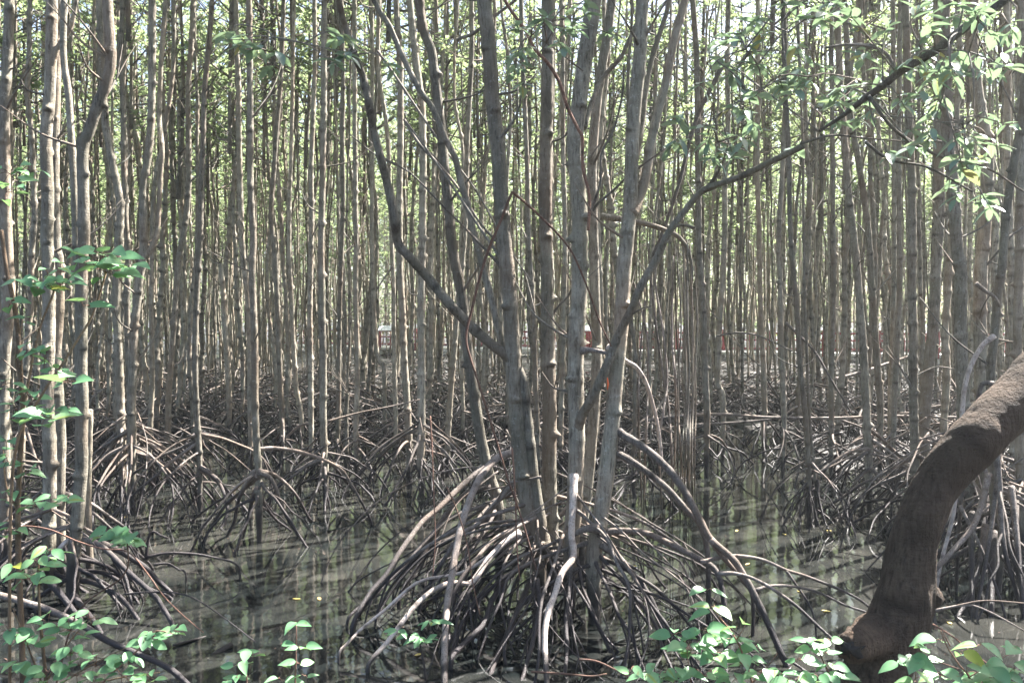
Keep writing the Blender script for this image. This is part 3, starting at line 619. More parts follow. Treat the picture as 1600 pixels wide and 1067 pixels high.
s12 = sapl('broad-leaved shrub in the lower right corner in front of leaning trunk', [(1470,985),(1480,1010),(1500,1040),(1520,1067),(1525,1130)], 3.6, 2.8, M_VINE, 1.8, name='shrub', cat='shrub',
    twigs=[[(1500,1045),(1450,1030),(1410,1035)], [(1510,1060),(1560,1030),(1590,1015)], [(1485,1010),(1475,990),(1472,980)]])
foliage(s12, [(1435,1010,2,10),(1450,1015,1),(1415,1035,5,18),(1440,1030,3,14),(1470,1000,2,8),(1500,1020,2,10),(1532,1008,2,8),(1470,1055,4,20),(1510,1050,4,20),(1550,1050,5,24),(1590,1015,2,8),(1585,1045,4,18),(1565,1060,5,22),(1430,1060,4,18),(1530,1065,4,20)], 'ovate', .080, M_LEAF_FRONT, .62, 2.8, 14)

# ================================================================== the leaning foreground trunk
LT = empty('leaning_tree', (*ground(1345, 1240, .35)[:2].tolist(), .3), 'massive dark brown leaning trunk in right foreground with sawn stub', 'tree')
YL = 3.5; axis = [(1350,1240,-.1,118),(1356,1120,0,106),(1366,1060,0,102),(1391,1000,0,98),(1408,962,0,93),(1417,922,0,84),(1422,877,0,75),(1432,824,0,72),(1452,776,0,76),(1482,732,0,82),(1522,690,0,86),(1562,650,.05,86),(1600,614,.1,84),(1690,520,.2,84),(1790,400,.3,80),(1850,250,.4,76),(1870,60,.5,70)]
P = [at(a[0], a[1], YL + a[2]) for a in axis]; r = [a[3] / 2 * (YL + a[2]) / F * .93 for a in axis]
P.append(P[-1] + np.array([.05, .3, 2.2])); r.append(.06); P.append(P[-1] + np.array([-.2, .2, 2.5])); r.append(.03)
for q_ in ((0, 0, 0, 1.1), (.9, .5, -.8, .8), (-.4, 1.0, .2, .9)):
    put_crown(LT, tuple(float(P[-1][k_] + q_[k_] - LT.location[k_]) for k_ in range(3)), s=q_[3])
mb = MB(); tube(mb, P, r, 56, .011, (.35, .09, .05), .003, seed=77)
v = mb.v[0]; dn = sum(a_ * (vn(v[:, 0] * 1.0 + v[:, 1] * .7 + 9, v[:, 2] * .6 + v[:, 1] + 9, s_, q_) - .5) for a_, s_, q_ in ((.024, .20, 61), (.012, .06, 62), (.006, .025, 63)))
ctr = np.array([np.interp(v[:, 2], [p_[2] for p_ in P[:11]], [p_[k_] for p_ in P[:11]]) for k_ in (0, 1)]).T; dr = v[:, :2] - ctr; dr /= np.linalg.norm(dr, axis=1)[:, None] + 1e-6
v[:, :2] += dr * dn[:, None]; link('trunk', mb, M_OLD, LT)
kb = MB(); a = at(1372, 990, YL - .02); b = at(1330, 1012, YL - .27)
tube(kb, [a, a * .35 + b * .65, b], [.095, .068, .060], 24, .012, None, .05, seed=5); link('sawn_stub', kb, M_OLD, LT)
kb = MB(); hb = b - (b - a) / np.linalg.norm(b - a) * .02
tube(kb, [b - (b - a) * .08, b + (b - a) * .06, b + (b - a) * .09], [.034, .028, .008], 16, .005, None, .30, seed=6); link('rotten_core', kb, M_LOG, LT)
kb = MB(); a = at(1440, 930, YL); tube(kb, [a, at(1460, 935, YL - .03), at(1466, 938, YL - .05)], [.07, .05, .02], 14, .012, None, .06, seed=8); link('burl', kb, M_OLD, LT)
bough = [(1870,60,.5),(1800,-160,.7),(1700,-150,.9),(1630,-60,1.0),(1567,0,1.1),(1511,41,1.1),(1462,79,1.15),(1430,98,1.2),(1402,116,1.2),(1380,134,1.25),(1357,150,1.3),(1312,184,1.4),(1280,205,1.5)]
BP = [at(a[0], a[1], YL + a[2]) for a in bough]
mb = MB(); tube(mb, BP, [.055,.05,.045,.036,.030,.026,.024,.022,.021,.020,.019,.013,.008], 12, .03, (.14, .2, .012), .03, seed=12)
link('bough', mb, M_TWIG, LT)
def leafy(T, boxes, anchors, seed, L=.105, nl=7, mat=None, bend=.05):
    """twigs grown from the nearest point of a bough out to rosettes of leaves"""
    rs = random.Random(seed); lf, tw = MB(), MB(); A = [np.array(a) for a in anchors]
    for (x0, y0, x1, y1, ya, yb, n) in boxes:
        for k in range(n):
            c = at(rs.uniform(x0, x1), rs.uniform(y0, y1), rs.uniform(ya, yb))
            q = min(A, key=lambda p: np.linalg.norm(p - c) + rs.uniform(0, .25))
            m_ = (q + c) / 2 + np.array([rs.uniform(-.05, .05), rs.uniform(-.05, .05), bend])
            tube(tw, [q, m_, c], [.0055, .004, .0022], 5, .06, seed=k); A.append(m_)
            ph = rs.random() * 6.28; ax = c - m_; ax /= np.linalg.norm(ax)
            for l in range(rs.randint(nl - 3, nl + 1)):
                a = ph + l * 2.399; el = rs.uniform(-.5, .55)
                d = np.array([math.cos(a) * math.cos(el), math.sin(a) * math.cos(el), math.sin(el)]) + ax * .5
                ll = L * rs.uniform(.6, 1.2)
                leaf(lf, c - ax * .012 * l, d, np.array([-d[0] * d[2], -d[1] * d[2], 1]) + np.array([rs.uniform(-.4, .4), rs.uniform(-.4, .4), 0]), ll, ll * rs.uniform(.36, .48), 'ellipse', rs.uniform(0, .35), rs.uniform(.1, .5), 0, rs.random() * .9 if rs.random() > .02 else 1.0, nt_=7)
    link('foliage', lf, mat or M_LEAF_NEAR, T); link('twigs', tw, M_TWIG, T)['kind'] = 'stuff'
leafy(LT, [(1090,0,1330,140,4.3,5.8,26),(1330,0,1600,120,4.0,5.6,26),(1210,90,1460,250,4.3,5.6,24),(1440,90,1600,270,4.0,5.4,20),(1120,120,1260,230,4.6,5.6,8),(1030,190,1150,270,4.8,5.4,6),(1480,250,1600,330,4.4,5.2,6)], BP[3:], 21)
kb = MB()
for pts in ([(1455,85),(1440,140),(1400,170),(1360,230),(1290,300)],): pass
for pts, w_ in (([(1357,150),(1400,205),(1470,245),(1540,262),(1600,300)], 6), ([(1402,116),(1380,80),(1330,70),(1290,75)], 6), ([(1352,222),(1390,250),(1450,262),(1520,300)], 5), ([(1250,225),(1300,212),(1350,216),(1420,222)], 4)):
    mb = MB(); Q = [at(p[0], p[1], 4.75) for p in pts]; tube(mb, Q, [w_ / 2 * 4.8 / F * (1 - .15 * k) for k in range(len(Q))], 7, .04, (.12, .2, .01)); link('side_branch', mb, M_TWIG, LT)
# leafy twigs near the top centre and left hang from stems of the middle clump / left trees
leafy(c1, [(350,55,470,120,4.9,5.6,7),(470,60,620,110,5.0,5.8,6)], [at(541,45,5.7), at(554,86,5.7), at(560,100,5.75)], 31, L=.12)
leafy(c3, [(800,20,900,120,5.2,5.9,7),(770,60,840,150,5.3,6.0,4),(880,5,960,60,5.3,6,5),(1090,190,1160,260,4.9,5.4,5)], [at(920,56,6.1), at(912,112,6.1), at(1127,262,5.3)], 32, L=.11)

# ================================================================== traced trees of the middle distance
def S(label, w, gy, pts, **k): return tree(label, w, gy, pts, **k)
S('dark crooked stem in upper left that sways right then left behind the elbowed trunk', 14, 790, [(157,0),(160,94),(165,187),(169,214),(178,262),(187,319),(184,375),(182,406),(180,481),(184,537),(187,594),(189,650),(191,699)], nroots=14, roots=(.3,1.0,.4,1.3,.020))
S('slim upright stem right behind the dark crooked one at left', 10, 760, [(193,0),(191,112),(192,187),(192,262),(195,337),(199,397),(198,460),(199,520),(204,600),(206,660)], nroots=8)
S('darkest sturdy stem in the left quarter with a J-shaped side stem joining it', 14, 800, [(237,0),(238,75),(236,150),(234,206),(229,255),(223,289),(224,337),(225,397),(221,420),(216,462),(210,519),(208,575),(206,631),(207,669)], nroots=15, roots=(.3,1.05,.4,1.35,.020),
  forks=[dict(pts=[(259,0,.3),(255,49,.3),(251,112,.2),(249,187,.2),(253,232,.1),(251,270,.1),(246,356,.05),(240,382,0),(226,402,0)], w=9, wtop=8, top=8)])
S('thin curved stem leaning over the J-shaped one in the left quarter', 8, 745, [(270,0),(270,112),(262,180),(255,232),(247,262),(240,320),(238,400),(236,500),(236,600),(234,660)], nroots=7)
S('reddish knotty stem with sunlit right flank at left centre above pale root fan', 10, 800, [(330,11),(324,75),(317,150),(316,225),(314,300),(313,375),(309,444),(307,519),(307,594),(309,650),(311,706)], nroots=14, roots=(.25,.95,.4,1.4,.019))
S('grey stem sweeping left at foot, left of the knotty reddish one', 10, 740, [(302,0),(298,75),(294,150),(296,225),(296,285),(289,356),(279,406),(272,500),(266,575),(262,631)], nroots=9)
S('knotty straight stem joining a twin near mid height, left of the lone water tree', 10, 730, [(369,0),(371,75),(373,150),(373,225),(375,300),(377,375),(382,425),(390,500),(392,570),(392,640)], nroots=6)
WT = S('lone slender tree standing in open water on pale splayed roots, left of centre', 12, 845, [(390,0),(392,112),(392,187),(392,262),(394,337),(396,375),(394,425),(396,537),(397,631),(399,687),(403,735),(405,790)], nroots=7, roots=(.3,.8,.35,.85,.015))
for q, w_ in (([(402,742),(385,755),(372,785),(366,815),(355,838)], 7), ([(404,738),(425,750),(440,790),(452,815),(466,838)], 7), ([(404,735),(430,742),(460,770),(482,808),(488,815)], 6), ([(403,745),(380,765),(352,790),(330,825)], 7), ([(404,760),(415,790),(432,812),(455,830)], 5), ([(402,760),(392,790),(385,820),(380,840)], 6), ([(404,790),(425,800),(438,808),(448,820)], 4), ([(398,735),(360,770),(330,790),(300,815)], 5)):
    traced_root(WT, q, w_, 8.2)
traced_root(WT, [(405,702),(430,700),(470,706),(510,720),(535,735),(548,755),(560,775),(580,815)], 6, 8.3, 8.9, 'long root arching low to the right over open water')
S('slim stem left of the straight pole-like one, thirty paces into the grove', 9, 730, [(441,37),(436,150),(428,262),(424,337),(432,400),(434,462),(437,594),(440,650)], nroots=7)
S('thin kinked stem in left centre with a bend above head height', 8, 720, [(458,0),(458,112),(456,225),(454,300),(452,400),(456,500),(462,600),(470,650)], nroots=6)
S('slender stem with evenly spaced rings just left of the straight pole-like one', 9, 740, [(492,0),(492,112),(488,206),(485,281),(486,375),(485,462),(485,537),(487,650)], nroots=7)
S('straightest pole-like grey stem left of centre with arched roots at water edge', 12, 785, [(506,0),(505,112),(504,187),(503,262),(503,337),(503,397),(504,462),(506,575),(506,650),(507,706),(508,735)], nroots=14, roots=(.15,.75,.3,1.1,.018))
S('thin stem with sunlit right edge between straight pole and long limb', 8, 745, [(533,0),(535,112),(536,225),(537,319),(534,400),(531,500),(529,575),(527,676)], nroots=8)
S('slim sunlit stem rising just left of the long curved limb', 9, 750, [(554,0),(554,187),(554,300),(556,387),(557,481),(559,575),(557,669)], nroots=8)
S('slim stem ending in a hooked foot beneath the long curved limb', 8, 690, [(580,0),(581,120),(582,350),(584,481),(587,537),(592,564),(600,580)], nroots=6)
S('leaning thin stem passing behind upper part of the long curved limb', 8, 720, [(591,0),(591,112),(602,187),(608,262),(612,360),(615,460),(616,560),(617,650)], nroots=6)
S('grey stem with dark collars right behind the long curved limb, roots in dark hoops', 12, 762, [(618,0),(622,60),(625,131),(626,260),(625,406),(628,481),(632,575),(636,650),(638,700)], nroots=13, roots=(.3,.9,.3,1.0,.017))
S('sturdy sunlit-edged stem right of the collared one above dark hooped roots', 14, 770, [(640,0),(650,100),(659,169),(660,225),(659,300),(659,375),(659,462),(659,575),(659,650),(659,720)], nroots=15, roots=(.3,.95,.35,1.2,.018))
S('thin stem between leaning grey stem and middle clump, upper half visible', 10, 745, [(738,0),(736,94),(730,206),(728,281),(724,380),(716,480),(706,600),(700,680)], nroots=8)
S('narrow stem showing in the gap left of second clump trunk', 9, 760, [(815,0),(818,120),(822,250),(826,380),(832,480),(838,600),(842,720)], nroots=7)
S('slim stem seen between second trunk and mossy trunk of the clump', 9, 745, [(876,0),(878,120),(880,260),(884,400),(880,520),(876,640)], nroots=7)
S('thin stem right of the clump behind the twisting high fork', 11, 745, [(1081,0),(1089,112),(1091,225),(1092,319),(1094,397),(1098,462),(1100,556),(1102,605),(1104,650)], nroots=9)
S('slim stem with bent foot behind hanging aerial roots right of centre', 10, 725, [(1137,30),(1137,94),(1139,187),(1134,262),(1132,375),(1130,406),(1124,500),(1121,594),(1130,625)], nroots=8)
S('upright pole-like stem near the red railing gap right of centre', 9, 710, [(1184,0),(1185,120),(1184,240),(1186,350),(1188,462),(1192,575),(1194,640)], nroots=7)
S('pale smooth thin stem standing alone in water right of centre', 9, 822, [(1226,60),(1230,150),(1234,250),(1234,337),(1237,400),(1243,462),(1249,575),(1256,650),(1262,725),(1264,770)], nroots=10, roots=(.3,.7,.25,.7,.013))
S('thinnest upright stem touching pale smooth one right of centre', 5, 818, [(1250,150),(1254,250),(1256,350),(1257,462),(1262,575),(1268,680),(1275,760)], nroots=5, roots=(.25,.5,.2,.5,.011))
S('slim stem left of pale smooth one, its foot hidden in low root arches', 9, 745, [(1222,0),(1228,112),(1224,262),(1217,375),(1219,420),(1220,500),(1222,612),(1224,660)], nroots=8)
S('grey stem with wide bow-shaped roots right of centre', 13, 800, [(1310,0),(1312,75),(1318,225),(1324,300),(1333,375),(1339,425),(1346,519),(1352,594),(1356,669),(1360,710)], nroots=14, roots=(.3,.95,.5,1.4,.019))
S('slim stem a step right of bow-rooted stem, leaning gently with it', 11, 745, [(1320,0),(1327,169),(1339,244),(1350,319),(1357,370),(1365,462),(1372,575),(1376,631)], nroots=9)
S('slim stem with dark knots half way to the right border', 9, 750, [(1300,150),(1301,350),(1302,450),(1300,575),(1300,640)], nroots=7)
S('left stem of a close pair in the right third', 9, 745, [(1395,0),(1398,150),(1397,350),(1394,500),(1391,650)], nroots=8)
S('right stem of a close pair in the right third', 9, 750, [(1408,0),(1405,180),(1405,350),(1404,462),(1399,600),(1396,680)], nroots=7)
S('even grey stem with roots spreading left into the water in right third', 14, 825, [(1414,0),(1417,112),(1421,225),(1424,300),(1425,406),(1427,500),(1428,612),(1429,687),(1431,747)], nroots=16, roots=(.3,.95,.6,1.6,.019))
S('broad smooth stem with a flared foot left of two thick right-hand trunks', 18, 790, [(1466,0),(1467,150),(1466,281),(1466,350),(1462,425),(1459,500),(1451,575),(1446,631),(1444,690)], nroots=12, roots=(.3,.9,.5,1.3,.019))
S('thick pale trunk right of the broad smooth stem, arch marks at its foot', 21, 850, [(1477,0),(1477,112),(1481,225),(1491,300),(1494,375),(1496,400),(1500,425),(1500,519),(1502,575),(1506,631),(1508,700),(1512,760)], nroots=14, roots=(.2,.9,.5,1.3,.019))
S('thick dark-barked trunk with hollow scar near the right border', 22, 845, [(1522,0),(1522,75),(1530,150),(1542,225),(1541,300),(1537,375),(1534,400),(1532,425),(1530,500),(1530,594),(1534,700),(1538,760)], nroots=14, roots=(.2,.9,.5,1.3,.019))
R6 = S('curving dark trunk near right border with two bent prop roots high up', 15, 925, [(1600,150),(1597,187),(1586,244),(1575,319),(1570,375),(1566,425),(1560,462),(1556,519),(1551,575),(1549,620),(1550,700),(1555,800),(1560,860)], nroots=16, roots=(.2,.95,.4,1.2,.018))
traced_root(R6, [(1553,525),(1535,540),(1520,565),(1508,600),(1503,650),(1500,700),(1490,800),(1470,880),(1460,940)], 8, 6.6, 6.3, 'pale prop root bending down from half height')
traced_root(R6, [(1552,600),(1535,600),(1528,625),(1520,660),(1510,720),(1500,800),(1495,900)], 8, 6.6, 6.7)
for q, w_ in (([(1556,700),(1562,760),(1568,850),(1590,930),(1610,990)], 9), ([(1545,740),(1530,800),(1515,830),(1480,870),(1455,905)], 9), ([(1556,780),(1575,850),(1592,900),(1600,950)], 8), ([(1540,820),(1530,880),(1515,930),(1490,975)], 8), ([(1552,830),(1550,900),(1548,980)], 10), ([(1520,800),(1518,880),(1520,975)], 9), ([(1580,760),(1590,850),(1598,940)], 9), ([(1500,790),(1530,850),(1550,900),(1570,960)], 5), ([(1560,740),(1545,850),(1525,960)], 7)):
    traced_root(R6, q, w_, 6.6, 6.1)
S('trunk cut by the right border above dark root arches', 15, 870, [(1592,0),(1594,200),(1594,406),(1592,537),(1594,650),(1596,760)], nroots=14, roots=(.2,.8,.4,1.2,.018))
S('dark trunk just beyond the right border of curving one, mid height knots', 12, 800, [(1572,0),(1576,120),(1574,280),(1580,420),(1582,560),(1584,700)], nroots=10)
S('old broken knotty stem with no crown in left centre, top snapped', 10, 690, [(345,412),(348,450),(352,520),(356,575),(357,610)], nroots=6, crown=False, top=.5)
S('short cut-off reddish stump beside the straight pole-like stem', 7, 750, [(543,615),(541,650),(541,700)], nroots=3, crown=False, top=.5, roots=(.1,.3,.2,.4,.012))

# thin hanging aerial roots right of the clump (they drop from a limb of the brownish stem)
limb = MB(); LP = [at(940,338,6.6), at(985,345,6.7), at(1030,356,6.8), at(1062,372,6.9), at(1078,400,6.9), at(1082,440,6.9)]
tube(limb, LP, [.026,.024,.021,.018,.015,.012], 8, .04, (.2, .2, .015), .03); link('branch', limb, M_BARK, c3b)
for k in range(9):
    x = 1060 + k * 3.4 + R.uniform(-2, 2); y0 = R.uniform(372, 430); Yk = 6.9 + R.uniform(-.12, .2)
    pts = [at(x - R.uniform(0, 6), y0, 6.9)] + [at(x + R.uniform(-3, 3), yy, Yk) for yy in (500, 580, 650, 720)] + [ground(x + R.uniform(-6, 6), 815 + R.uniform(-8, 8), -.1)]
    mb = MB(); tube(mb, pts, [.004] + [R.uniform(.005, .009)] * 4 + [.004], 6, .08, seed=k); link('aerial_root', mb, M_TWIG, c3b)
for xs in ([(1030,385),(1024,440),(1036,520),(1042,600),(1030,700),(1036,790)], [(990,440),(1010,520),(1012,600),(1008,720),(1005,800)], [(1052,400),(1050,520),(1056,640),(1050,800)], [(1008,470),(1000,560),(998,660),(1004,820)], [(1012,380),(1018,450),(1032,560),(1045,640),(1050,740),(1046,815)]):
    pts = [at(p[0], p[1], 6.8) for p in xs]; pts[-1] = ground(xs[-1][0], 815, -.1); mb = MB(); tube(mb, pts, [.006] + [.009] * (len(pts) - 2) + [.006], 6, .06, seed=len(xs)); link('aerial_root', mb, M_ROOT, c3b)

# vines, dead sticks, floating logs
def stick(name, label, cat, pts, w, Y0, Y1, mat, group=None, endw=None):
    n = len(pts); P = [at(p[0], p[1], Y0 + (Y1 - Y0) * k / (n - 1)) for k, p in enumerate(pts)]; r0 = w / 2 * Y0 / F; r1 = (endw or w * .6) / 2 * Y1 / F
    mb = MB(); tube(mb, P, [r0 + (r1 - r0) * k / (n - 1) for k in range(n)], 8, .035, (.15, .15, .01), .04, seed=n); 
    return solo(name, mb, mat, label, cat, tuple(float(x) for x in P[0]), group)
stick('vine', 'long reddish vine hanging in front of the long curved limb down to the roots', 'vine', [(800,300),(780,350),(765,385),(752,425),(738,480),(728,526),(735,560),(745,590),(767,661),(782,710),(794,750),(815,810),(838,890)], 4.5, 5.7, 5.6, M_VINE)
stick('vine', 'reddish vine slanting down to the brownish stem of middle clump', 'vine', [(800,300),(830,325),(856,350),(877,372),(894,395),(908,425),(920,455),(938,505),(955,541)], 4, 5.6, 5.8, M_VINE)
stick('vine', 'brown vine twisting down from top onto the mossy trunk', 'vine', [(780,-15),(800,19),(822,50),(837,79),(857,100),(875,131),(884,160),(890,176),(905,205),(910,217),(911,262),(920,300),(921,322),(919,360)], 5.5, 5.7, 5.95, M_VINE, endw=5)
stick('vine', 'thin red vine hanging by the roots left of clump', 'vine', [(672,650),(675,700),(678,780),(680,840),(676,900)], 2.5, 5.6, 5.6, M_VINE)
stick('vine', 'fine vine looping through the left roots of middle clump', 'vine', [(698,760),(715,800),(730,850),(737,900),(745,940),(750,960)], 2.5, 5.4, 5.4, M_VINE)
stick('vine', 'straight thin vine dropping between left roots and first clump stem', 'vine', [(800,700),(803,740),(806,800),(808,860),(812,905)], 3, 5.6, 5.6, M_VINE)
stick('dead_branch', 'grey dead branch crossing from the first clump trunk to upper left', 'branch', [(632,187),(655,225),(690,262),(720,300),(748,345),(790,395)], 5, 6.8, 6.5, M_TWIG)
stick('dead_branch', 'long thin dead branch slanting behind left clump stems', 'branch', [(590,80),(625,130),(665,190),(700,240),(745,300),(790,380),(830,440)], 4, 7.2, 6.9, M_TWIG)
stick('dead_branch', 'low pale stick lying slantwise left of the hooped roots', 'branch', [(512,658),(560,645),(610,635),(656,624)], 3.5, 9.0, 9.6, M_ROOT)
stick('dead_branch', 'sunlit broken pole leaning in the left thicket', 'branch', [(462,631),(490,618),(522,605)], 5, 13, 13.4, M_ROOT)
stick('dead_branch', 'long level dead pole across the right thicket', 'branch', [(1010,657),(1060,650),(1130,647),(1200,652),(1300,653),(1387,650),(1500,652)], 5, 12, 12.5, M_ROOT, endw=4)
stick('dead_branch', 'second level dead pole just below the long one at right', 'branch', [(1020,672),(1080,664),(1150,660),(1205,655)], 5, 11.8, 12, M_ROOT)
stick('dead_branch', 'sunlit stick slanting below the railing at right', 'branch', [(1305,592),(1350,580),(1385,568),(1422,556)], 5, 14, 15, M_ROOT)
stick('dead_branch', 'pale straight stick falling from upper left into right thicket', 'branch', [(1228,504),(1252,527),(1275,552),(1300,595),(1331,646)], 4.5, 11, 10.5, M_ROOT)
stick('dead_branch', 'bent dead twig reaching up right of centre before the railing', 'branch', [(1120,525),(1150,520),(1180,523),(1210,535),(1260,560)], 3, 10, 10, M_TWIG)
stick('dead_branch', 'sharp dead snag crossing the close pair of stems at right', 'branch', [(1425,592),(1445,580),(1466,573),(1493,577)], 3, 9, 9, M_TWIG)
stick('dead_branch', 'broken dark snag on the curving trunk near right border', 'branch', [(1525,443),(1540,455),(1555,465),(1562,480)], 7, 6.6, 6.6, M_TWIG)
stick('dead_branch', 'pale hanging branch crossing beside high fork right of centre', 'branch', [(1130,100),(1110,140),(1090,180),(1075,230),(1060,290),(1040,350),(1020,400)], 7, 7.6, 7.2, M_TWIG, endw=5)
stick('dead_branch', 'dark dead snag slanting in left centre grove', 'branch', [(614,416),(600,435),(587,455)], 3, 9, 9, M_TWIG)
stick('fallen_branch', 'long dark fallen branch lying across lower left corner into water', 'branch', [(-20,925),(11,933),(75,952),(131,978),(169,1001),(210,1019),(262,1042),(300,1075)], 11, 5.0, 4.7, M_ROOT, endw=9)
stick('fallen_branch', 'thin pinkish branch arching from left roots over the water', 'branch', [(10,830),(40,822),(80,828),(120,845),(160,857),(200,862),(230,895),(255,930),(285,960),(318,988)], 3, 5.6, 5.3, M_VINE)
stick('fallen_branch', 'thin curved twig bowing across water in lower left', 'branch', [(195,928),(230,925),(275,926),(310,938),(350,965),(400,1003)], 3, 5.6, 5.4, M_ROOT)
stick('fallen_branch', 'pink forked twig springing right from behind leaning trunk', 'branch', [(1460,955),(1500,945),(1540,938),(1600,942)], 4, 4.6, 4.6, M_ROOT)
stick('fallen_branch', 'pink twig drooping right in the lower right corner', 'branch', [(1460,953),(1510,945),(1545,955),(1600,985)], 4, 4.6, 4.6, M_ROOT)
stick('fallen_branch', 'thin brown twig trailing down right behind corner shrub', 'branch', [(1458,975),(1490,995),(1520,1020),(1552,1042)], 3, 4.3, 4.3, M_VINE)
stick('fallen_branch', 'pale curved tip poking up at lower edge of middle roots', 'branch', [(830,1049),(880,1052),(925,1056),(948,1052)], 4, 4.95, 4.95, M_VINE)
stick('fallen_branch', 'arched pink tip curving over water below the clump', 'branch', [(905,1030),(930,1032),(960,1045),(990,1062)], 4, 4.95, 4.95, M_VINE)
stick('floating_log', 'short black floating log in water at lower left', 'log', [(282,1050),(320,1032),(362,1006)], 17, 5.25, 5.55, M_LOG, endw=9)
stick('floating_log', 'thin dark floating stick beyond the black log at lower left', 'log', [(270,1008),(300,1000),(322,994)], 4, 5.55, 5.75, M_LOG, endw=3)
# ================================================================== boardwalk and signs far behind
def box(mb, c, s, rot=0.0, m=0, bev=.0):
    x, y, z = [q / 2 for q in s]; v = np.array([[a * x, b * y, d * z] for d in (-1, 1) for b in (-1, 1) for a in (-1, 1)])
    ca, sa = math.cos(rot), math.sin(rot); v = np.stack([v[:, 0] * ca - v[:, 1] * sa, v[:, 0] * sa + v[:, 1] * ca, v[:, 2]], 1) + np.asarray(c)
    b = mb.n; mb.v.append(v); mb.f.append(np.array([[0,2,3,1],[4,5,7,6],[0,1,5,4],[2,6,7,3],[0,4,6,2],[1,3,7,5]]) + b); mb.m.append(np.full(6, m)); mb.a.append(np.zeros(8)); mb.n += 8
A = np.array([34.0, 36.0]); B = np.array([-16.0, 56.0]); U = (B - A) / np.linalg.norm(B - A); LEN = np.linalg.norm(B - A); NV = np.array([-U[1], U[0]]); rot = math.atan2(U[1], U[0])
DZ = .52
def wpt(s, o, z): q = A + U * s + NV * o; return (float(q[0]), float(q[1]), z)
BW = empty('boardwalk', wpt(LEN / 2, 0, 0), 'raised boardwalk with pale deck and dark red railings behind the trunks', 'boardwalk')
mb = MB(); box(mb, wpt(LEN / 2, 0, DZ - .07), (LEN, 1.9, .14), rot); link('deck', mb, M_CONC, BW, smooth=False)
for o_ in (-1.0, 1.0):
    for z, hh in ((DZ + .98, .07), (DZ + .62, .04), (DZ + .16, .05)):
        mb = MB(); box(mb, wpt(LEN / 2, o_ * .92, z), (LEN, .05, hh), rot); link('rail', mb, M_RED, BW, smooth=False)
s_ = 1.0
while s_ < LEN:
    for o_ in (-1.0, 1.0):
        mb = MB(); box(mb, wpt(s_, o_ * .92, DZ + .45), (.14, .14, 1.3), rot); box(mb, wpt(s_, o_ * .92, DZ + 1.13), (.18, .18, .05), rot); link('post', mb, M_RED, BW, smooth=False)
    mb = MB(); box(mb, wpt(s_, 0, -.05), (.2, 1.5, .8), rot); link('pile', mb, M_CONC, BW, smooth=False)
    s_ += 2.6
mb = MB(); k = .3
while k < LEN: box(mb, wpt(k, -.92, DZ + .56), (.03, .03, .84), rot); k += .32
link('balusters', mb, M_RED, BW, smooth=False)['kind'] = 'stuff'
for (px, wpx, Yb, lab) in ((602, 21, 46, 'white information board by the boardwalk left of centre'), (916, 16, 40, 'white information board half hidden right of the mossy trunk')):
    c = at(px, 513, Yb); T = empty('information_board', (float(c[0]), float(c[1]), float(c[2]) - .9), lab, 'sign board'); ww = wpx * Yb / F
    mb = MB(); box(mb, (0, 0, 0), (ww, .42, .04)); v = mb.v[0]; ang = math.radians(38); y, z = v[:, 1].copy(), v[:, 2].copy(); v[:, 1] = y * math.cos(ang) - z * math.sin(ang); v[:, 2] = y * math.sin(ang) + z * math.cos(ang); mb.v[0] = v + c
    link('panel', mb, M_SIGN, T, smooth=False)
    for sx in (-.35, .35):
        mb = MB(); tube(mb, [(c[0] + sx * ww, c[1] + .02, c[2] - 1.15), (c[0] + sx * ww, c[1] + .02, c[2] - .03)], .03, 8, .4); link('leg', mb, M_RED, T)

# ================================================================== the grove: shared trunk shapes, every tree an object
def trunk_proto(seed, h, r, sides, step, bend):
    rs = np.random.RandomState(seed); mb = MB(); n = 9; P = []; x = y = 0.0
    for k in range(n):
        t = k / (n - 1); P.append([x, y, -.1 + h * t]); x += rs.uniform(-bend, bend); y += rs.uniform(-bend, bend)
    rad = [r * .72] + [r * (1.0 - .55 * (k / (n - 1)) ** 1.2) for k in range(1, n)]
    tube(mb, P, rad, sides, step, (.22, .85, .028), .02, seed=seed, wob=.045)
    for q in range(rs.randint(2, 6)):       # dead side twigs
        z = rs.uniform(1.5, h * .75); k = min(n - 2, int(z / h * (n - 1))); a = np.array(P[k]) + (np.array(P[k + 1]) - np.array(P[k])) * ((z / h * (n - 1)) - k)
        az = rs.rand() * 6.28; ln = rs.uniform(.2, .9); e = a + np.array([math.cos(az) * ln, math.sin(az) * ln, ln * rs.uniform(.3, 1.2)])
        tube(mb, [a, (a + e) / 2 + [0, 0, -.03], e], [.012, .008, .003], 4, .15, seed=q)
    return mb, np.array(P[-1])
TP = [trunk_proto(300 + k, [9.2, 10, 10.6, 9.6][k % 4], [.036, .042, .048, .054, .060][k % 5], 8, .035, [.07, .12, .19][k % 3]) for k in range(16)]
TM = [(p[0].mesh('trunk', M_BARK), p[1]) for p in TP]
RP = []
for k in range(18):
    rs_ = random.Random(k); RP.append(arch((0, 0, rs_.uniform(.35, 1.15)), 0.0, rs_.uniform(.5, 1.5), rs_.uniform(.013, .020), rs_.uniform(.1, .7), -.15, 500 + k, .7, sides=5, step=.12).mesh('stilt_root', M_ROOT))

